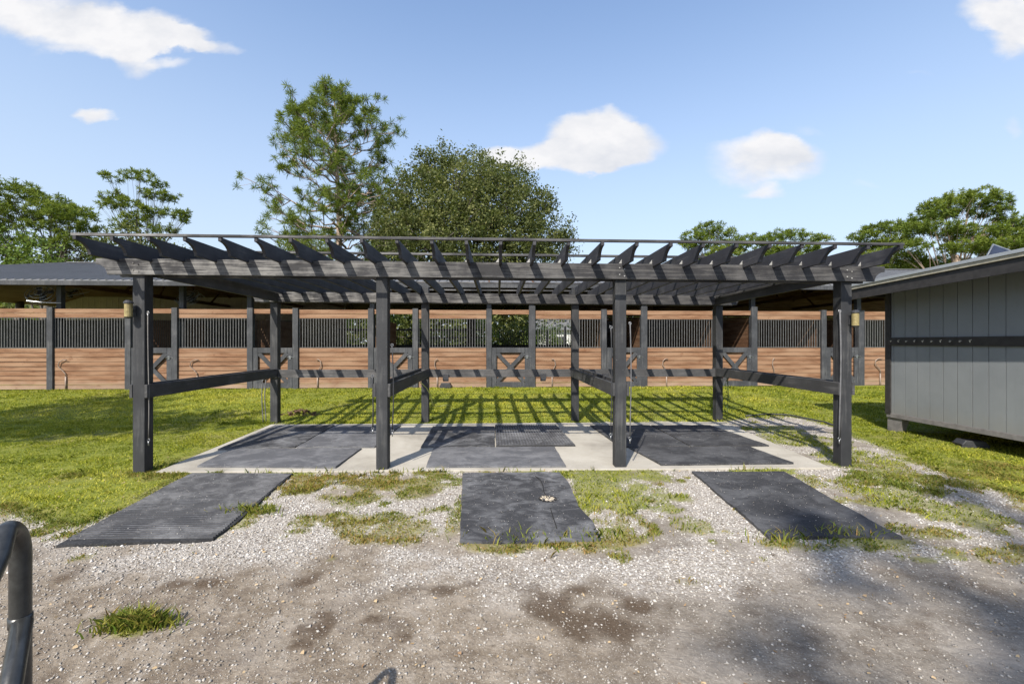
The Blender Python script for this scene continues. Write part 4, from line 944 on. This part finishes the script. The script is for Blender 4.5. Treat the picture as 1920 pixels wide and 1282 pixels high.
def pad_tree(base, pads, seed, label, name='pine_tree', mt=PINE, bark=BARKG, lsz=.22, dens=420, trunk_top=None, trunk_r=.26, kind='needle', group=None, forks=1, fine=1.):
    """spreading tree whose foliage sits in layered flattened clumps. pads: (x,y,z,rx,rz) relative to the base"""
    r = np.random.default_rng(seed); e = empty(name, base); tag(e, label, 'tree', group); tr = MB()
    top = np.array(trunk_top); root = np.array([0, 0, -.3]); tp = curve_pts(root, top, 7, 0, .03, r); tr.tube(tp, [trunk_r * (1 - .6 * k / 7) for k in range(8)], 8)
    VV = []
    cs = []; tn = []
    for (x_, y_, z_, rx, rzz) in pads:
        c = np.array([x_, y_, z_]); s = tp[r.integers(3, 7)]; mdl = s * .5 + c * .5 + np.array([0, 0, -.08 * rx])
        bp = [s, s * .7 + mdl * .3 + r.normal(0, .1, 3), mdl + r.normal(0, .12 * rx, 3), c + np.array([0, 0, -rzz * .3])]; rr = trunk_r * .30
        tr.tube(bp, [rr, rr * .7, rr * .45, rr * .2], 5, False)
        n = int(dens * 3.6 * rx * rx * fine); ns = max(9, int(n / 16)); th = r.uniform(0, 6.28, ns); q = r.random(ns) ** .55; zz = r.uniform(-.9, 1.25, ns)
        sub = np.stack([x_ + np.cos(th) * q * rx, y_ + np.sin(th) * q * rx, z_ + zz * rzz * np.sqrt(np.clip(1 - q ** 2 * .8, 0, 1))], 1)
        sub += r.normal(0, .06 * rx, sub.shape)
        for s_ in sub[::max(1, len(sub) // 5)]: tr.tube([bp[2], (bp[2] + s_) / 2 + r.normal(0, .05, 3), s_], [rr * .22, rr * .15, .008], 3, False)
        cs.append(sub); tn.append(np.full(ns, r.uniform(-.12, .12)) + .16 * zz)
    cs = np.concatenate(cs); tn = np.concatenate(tn)
    tr.build('trunk', bark, e, smooth=True)
    if kind == 'needle': V, F, C = needles(cs, 30, lsz * .8, lsz * .10, r, .45, .8, tn)
    else:
        pts = np.repeat(cs, 16, 0) + r.normal(0, lsz * 1.5, (len(cs) * 16, 3)); V, F, C = leaves(pts, lsz, r, np.repeat(tn, 16) + .5)
    npmesh('crown', V, F, mt, e, col=C); return e
def oak(base, lobes, seed, label, lsz=.17, dens=330, mt=OAK, trunk_r=.35, name='oak_tree', group=None, core=.25):
    r = np.random.default_rng(seed); e = empty(name, base); tag(e, label, 'tree', group); tr = MB(); zmin = min(l[2] - l[3] for l in lobes)
    tr.tube([(0, 0, -.3), (.1, 0, max(.5, zmin * .6)), (.15, .1, max(1., zmin + 1.2))], [trunk_r, trunk_r * .8, trunk_r * .65], 8)
    P_ = []; T = []; start = np.array([.15, .1, max(1., zmin + 1.0)])
    for (x_, y_, z_, rr) in lobes:
        c = np.array([x_, y_, z_]); tr.tube(curve_pts(start, c, 4, .0, .05, r), [trunk_r * .4, trunk_r * .3, trunk_r * .2, .04, .02], 5, False)
        nc = int(dens * rr * rr / 13); d = r.normal(0, 1, (nc, 3)); d /= np.linalg.norm(d, axis=1)[:, None]; q = rr * (core + (1 - core) * r.random((nc, 1)) ** .45) * (1 + .18 * np.sin(d[:, :1] * 7 + x_) * np.cos(d[:, 2:] * 6 + z_))
        cc = c + d * q * np.array([1, 1, .92]); n = 28
        pt = np.repeat(cc, n, 0) + r.normal(0, .135, (nc * n, 3)) * np.array([1.25, 1.25, .9]); P_.append(pt); T.append(np.repeat(np.clip(.44 + r.normal(0, .15, nc) + r.uniform(-.16, .16), 0, 1), n))
        for k in range(int(6 * rr)):
            t = c + d[k % nc] * rr * 1.18; tr.tube([c + d[k % nc] * rr * .4, t], [.03, .008], 3, False)
            pt = t + r.normal(0, .13, (26, 3)) * np.array([1, 1, 1.8]); P_.append(pt); T.append(np.full(26, .5))
    P_ = np.concatenate(P_); T = np.concatenate(T); tr.build('trunk', BARKG, e, smooth=True)
    V, F, C = leaves(P_, lsz, r, T); npmesh('crown', V, F, mt, e, col=C); return e
def base_at(px, Y, z=.24): return ((px - CX) / FPX * Y, Y, z)
# the tall pine
YP = 27.0; H = (CY - 147) / FPX * YP + CAMZ - .24 - 1.0
def env_tall(f, azm):
    g = np.interp(f, [.25, .33, .40, .5, .62, .72, .82, .9, .96, 1], [5.8, 5.2, 3.6, 4.4, 4.7, 4.3, 3.6, 3.0, 2.0, .8])
    g *= .93
    if f < .40: g *= (1.0 if math.cos(azm) < .2 else .62)
    return g
pine(base_at(632, YP), H, env_tall, (-.0, 0), 4, 64, label='tall open-crowned pine left of the big round oak', needle=(.36, .026, 46), tw=7, trunk_r=.30, h0=.26, up0=.10, bark=BARK)
# round oak
YO = 25.0; k_ = YO / FPX; lobes = []
rr_ = np.random.default_rng(12); bx = (880 - CX) * k_
for (px_, py_, rp, dy) in [(770, 440, 62, 0), (740, 400, 50, .5), (800, 380, 55, -1), (770, 345, 45, 1), (825, 320, 46, 0), (830, 300, 34, 1), (900, 335, 52, -.6), (905, 318, 38, 1.2), (955, 345, 46, .2), (965, 320, 30, 1), (1000, 385, 48, 0), (930, 395, 60, -1.8), (860, 400, 62, -2), (870, 450, 66, -2.4), (960, 450, 62, -2), (1020, 430, 45, -.4), (1035, 470, 42, .2), (800, 470, 60, -1.6), (735, 480, 45, 0), (1000, 490, 52, -.6), (900, 480, 64, -2.2), (740, 440, 40, -.6), (790, 300, 24, .4), (1050, 440, 22, 0), (870, 360, 60, 1.5), (940, 430, 70, 2), (800, 430, 70, 2), (1015, 375, 24, 0), (860, 540, 60, -1), (960, 540, 60, -1), (770, 540, 50, 0)]:
    lobes.append(((px_ - 880) * k_, dy, (CY - py_) * k_ + CAMZ - .24, rp * k_ * (.94 + .12 * rr_.random())))
oak(base_at(880, YO), lobes, 3, 'big round dense oak rising behind the middle of the pergola', .135, 620)
# left group
def pads_px(pl, bpx, Y, z=.24):
    k = Y / FPX; return [((px - bpx) * k, dy, (CY - py) * k + CAMZ - z, rp * k, rz_ * k) for (px, py, rp, rz_, dy) in pl]
pad_tree(base_at(95, 24), pads_px([(20, 358, 45, 14, 0), (70, 372, 40, 14, .5), (110, 398, 42, 14, 0), (150, 408, 38, 13, -.5), (60, 400, 36, 12, 1), (10, 400, 36, 12, -1), (165, 430, 28, 10, 0), (-30, 375, 45, 14, 0), (120, 440, 32, 10, .5), (35, 430, 30, 9, -.6), (-40, 430, 40, 12, 0), (80, 425, 30, 9, 0), (140, 455, 34, 11, 0), (60, 455, 30, 10, 0), (175, 465, 26, 10, 0), (0, 400, 44, 13, .5)], 95, 24), 21,
         'broad spreading tree with forked grey limbs at the far left', trunk_top=(-.3, 0, 4.6), lsz=.30, dens=230, name='spreading_tree', trunk_r=.25)
pad_tree(base_at(262, 30), pads_px([(215, 335, 20, 9, 0), (262, 330, 24, 10, 0), (292, 345, 17, 8, 0), (300, 365, 26, 9, .4), (210, 370, 22, 8, 0), (245, 385, 24, 10, 0), (205, 385, 22, 7, 0), (330, 402, 24, 7, 0), (285, 400, 24, 8, 0), (255, 410, 26, 9, 0), (305, 430, 22, 8, 0), (345, 412, 12, 5, 0), (235, 425, 24, 9, 0), (265, 360, 16, 7, .4)], 262, 30), 22,
         'small pine with separate dark tufts left of the tall pine', trunk_top=(0, 0, 9.2), lsz=.34, dens=190, trunk_r=.17)
def bushlobes(pl, bpx, Y, z=.24):
    k = Y / FPX; return [((px - bpx) * k, dy, (CY - py) * k + CAMZ - z, rp * k) for (px, py, rp, dy) in pl]
oak(base_at(250, 23), bushlobes([(200, 455, 28, 0), (240, 440, 26, 0), (280, 460, 30, .5), (230, 480, 36, -.4), (310, 478, 26, 0), (190, 490, 30, 0), (270, 500, 40, 0), (330, 500, 30, 0)], 250, 23), 31, 'low olive green oak behind the left corner of the pergola roof', .15, 300, core=.1)
oak(base_at(30, 20), bushlobes([(10, 478, 34, 0), (50, 490, 32, 0), (-30, 490, 36, 0), (75, 505, 24, 0), (20, 520, 40, 0), (-50, 530, 40, 0), (30, 462, 26, 0), (100, 485, 26, 0), (-10, 455, 28, 0), (60, 475, 28, .4)], 30, 20), 32, 'bright green leafy tree above the barn roof at the left edge', .15, 330, BUSH, name='leafy_tree', trunk_r=.2)
oak(base_at(140, 26), bushlobes([(110, 475, 30, 0), (150, 470, 28, 0), (170, 490, 26, 0), (130, 510, 40, 0)], 140, 26), 33, 'shadowy tree filling the gap between the spreading tree and the pergola', .15, 260, core=.1)
# right group
RG = 'pines behind the right half of the pergola'
pad_tree(base_at(1335, 38), pads_px([(1300, 445, 26, 9, 0), (1330, 430, 26, 8, 0), (1360, 440, 26, 9, .5), (1395, 452, 26, 9, 0), (1320, 460, 30, 9, 0), (1370, 465, 30, 9, 0), (1290, 460, 16, 6, 0), (1345, 480, 40, 10, 0)], 1335, 38), 41, 'round-topped pine, left one of the pair over the right half of the pergola', trunk_top=(0, 0, 8), lsz=.42, dens=130, trunk_r=.2, group=None)
pad_tree(base_at(1475, 40), pads_px([(1430, 455, 24, 9, 0), (1460, 445, 24, 9, 0), (1490, 440, 24, 8, .5), (1520, 450, 22, 8, 0), (1545, 450, 13, 5, 0), (1450, 470, 30, 9, 0), (1500, 470, 34, 9, 0), (1480, 490, 40, 10, 0), (1420, 480, 30, 9, 0)], 1475, 40), 42, 'wider ragged pine, right one of the pair over the right half of the pergola', trunk_top=(0, 0, 8), lsz=.42, dens=130, trunk_r=.2)
pad_tree(base_at(1800, 26), pads_px([(1770, 385, 38, 11, 0), (1815, 372, 40, 10, 0), (1850, 382, 34, 11, 0), (1745, 405, 30, 9, 0), (1860, 400, 30, 9, 0), (1790, 398, 36, 9, .6), (1760, 435, 38, 9, -.5), (1720, 430, 34, 9, 0), (1830, 440, 46, 9, 0), (1890, 420, 34, 10, 0), (1910, 440, 40, 10, 0), (1780, 470, 40, 9, -1), (1850, 465, 40, 9, -.6), (1700, 465, 36, 10, 0), (1900, 470, 44, 9, 0), (1950, 450, 50, 11, 0)], 1800, 26), 43,
         'large flat-topped pine with bare inner limbs above the shed roof', trunk_top=(-.2, 0, 6.6), lsz=.30, dens=260, trunk_r=.26, bark=BARK)
pad_tree(base_at(1660, 29), pads_px([(1620, 445, 24, 10, 0), (1650, 430, 28, 10, 0), (1690, 425, 28, 10, 0), (1640, 462, 30, 10, 0), (1680, 455, 34, 10, 0), (1630, 485, 36, 11, 0), (1690, 490, 40, 11, 0), (1740, 500, 44, 12, 0), (1660, 510, 44, 11, 0), (1800, 505, 46, 11, 0)], 1660, 29), 44,
         'dense lower pine between the pergola corner and the flat-topped pine', trunk_top=(0, 0, 5.4), lsz=.32, dens=260, trunk_r=.22)
# greenery beyond the barn seen through the stalls
for i, (px_, Yy, hh, rad, mt, lb) in enumerate([(500, 27, 3.0, 2.0, BUSH, 'green bush beyond the barn seen through the door left of the back left post'), (650, 29, 3.2, 2.2, BUSH, 'bush beyond the barn behind the third barred panel'), (748, 27, 3.2, 1.9, OAK, 'dark bush beyond the barn seen over the door right of the second post'),
        (850, 30, 2.9, 2.2, BUSH, 'bright bush beyond the barn behind the middle barred panel'), (945, 33, 3.8, 2.2, OAK, 'tall shrub beyond the barn seen over the middle door'), (1035, 38, 3.2, 1.8, BUSH, 'shrub beside the white house beyond the barn'), (50, 29, 3.2, 2.4, BUSH, 'green shrub beyond the barn at the far left'),
        (1180, 34, 3.2, 2.2, OAK, 'shrub beyond the barn hidden behind the third post'), (1460, 36, 3.0, 2.2, BUSH, 'bush beyond the barn behind the right barred panels'), (380, 34, 3.0, 2.4, OAK, 'dark shrub beyond the barn behind the second barred panel')]):
    lb_ = [(random.uniform(-1, 1) * rad, random.uniform(-.5, .5), random.uniform(.4, 1) * hh * .75, rad * .45) for _ in range(7)]
    oak(base_at(px_, Yy), lb_, 60 + i, lb, .16, 150, mt, .08, 'shrub', core=.2)
def palm(px_, Y, h, seed, label):
    r = np.random.default_rng(seed); e = empty('palm_tree', base_at(px_, Y)); tag(e, label, 'palm'); MB().tube([(0, 0, -.2), (.05, 0, h)], [.12, .09], 8).build('trunk', BARKG, e, smooth=True)
    V = []; T = []
    for k in range(16):
        a = k * 2.399; el_ = r.uniform(.1, 1.1); L = r.uniform(1.0, 1.4)
        for s in np.linspace(.15, 1, 16):
            d = np.array([math.cos(a), math.sin(a), 0]); p = np.array([.05, 0, h]) + d * L * s + np.array([0, 0, L * (el_ * s - 1.1 * s * s)])
            for sg in (-1, 1):
                q = np.cross(d, [0, 0, 1]) * sg * .32 * (1.1 - s * .7) + d * .2 + np.array([0, 0, -.15]); V += [p, p + d * .035, p + q]; T += [r.uniform(.4, 1)] * 3
    npmesh('fronds', np.array(V), np.arange(len(V)).reshape(-1, 3), BUSH, e, col=np.array(T))
palm(1026, 34, 2.4, 1, 'small palm beyond the barn just right of the middle door'); palm(1058, 33, 2.6, 2, 'small palm beyond the barn left of the third back post'); palm(840, 31, 2.2, 3, 'small palm beyond the barn behind the middle barred panel')
# white house far behind
hs_ = empty('house', base_at(1100, 46)); tag(hs_, 'low white house far beyond the barn, seen through the bars', 'house')
HW = plain('white_render', (.62, .62, .60), .8); MB().box(-5, 5, 0, 6, -.2, 2.7).build('wall', HW, hs_)
MB().prism([(-.5, 2.7), (6.5, 2.7), (3, 4.2)], lambda p, t: (t, p[0], p[1]), -5.4, 5.4).build('roof', ROOFM, hs_)
for u in (-3.4, -.6, 2.6): MB().box(u, u + 1.1, -.03, -.002, .9, 2.0).build('window', DKPLAST, hs_)
# black board fence behind the barn
fe = empty('paddock_fence', (0, 24.2, .24)); tag(fe, 'black three-board paddock fence on the lawn beyond the barn', 'fence')
for k in range(14): MB().box(-13 + k * 2.0, -12.88 + k * 2.0, 0, .12, -.2, 1.35).build('fence_post', INB, fe)
for zz in (.35, .75, 1.15): MB().box(-13, 13.1, -.03, -.002, zz, zz + .14).build('fence_board', INB, fe)
r = np.random.default_rng(99); n = 90000; hx_ = r.uniform(-85, 85, n); hgt = (5.0 + 2.2 * fbm(hx_ * .18, hx_ * 0, 5, 4) * 1.6) * r.random(n) ** .7; pt = np.stack([hx_, 50 + r.normal(0, 1.6, n), .2 + hgt], 1)
tl = npmesh('treeline', *leaves(pt, .55, r, .3 + .5 * fbm(hx_ * .5, hgt, 8, 3))[:2], OAK, col=leaves(pt, .55, r, .3 + .5 * fbm(hx_ * .5, hgt, 8, 3))[2]); tag(tl, kind='stuff', label='low distant belt of trees beyond the barn', cat='trees')
# trees standing behind / beside the photographer whose shade falls on the drive and lawn
pine((-2.9, -14.4, -.1), 19, lambda f, a: np.interp(f, [.35, .6, .85, 1], [2.6, 3.4, 3.0, 1.0]), seed=9, nl=19, label='open pine standing behind the camera that dapples the drive', needle=(.36, .05, 22), tw=6, trunk_r=.22, h0=.45)
oak((-14.2, 2.2, 0), [(0, 0, 7.2, 1.7), (1.8, .4, 6.6, 1.3), (-1.6, .2, 6.8, 1.4), (.5, 1.6, 7.6, 1.2), (3.4, .3, 6.6, 1.1), (5.0, .2, 6.9, .9), (2.2, -.9, 7.4, 1.2), (-3.4, 0, 7, 1.6)], 10, 'oak out of frame on the left that shades the lawn', .18, 420, trunk_r=.25)
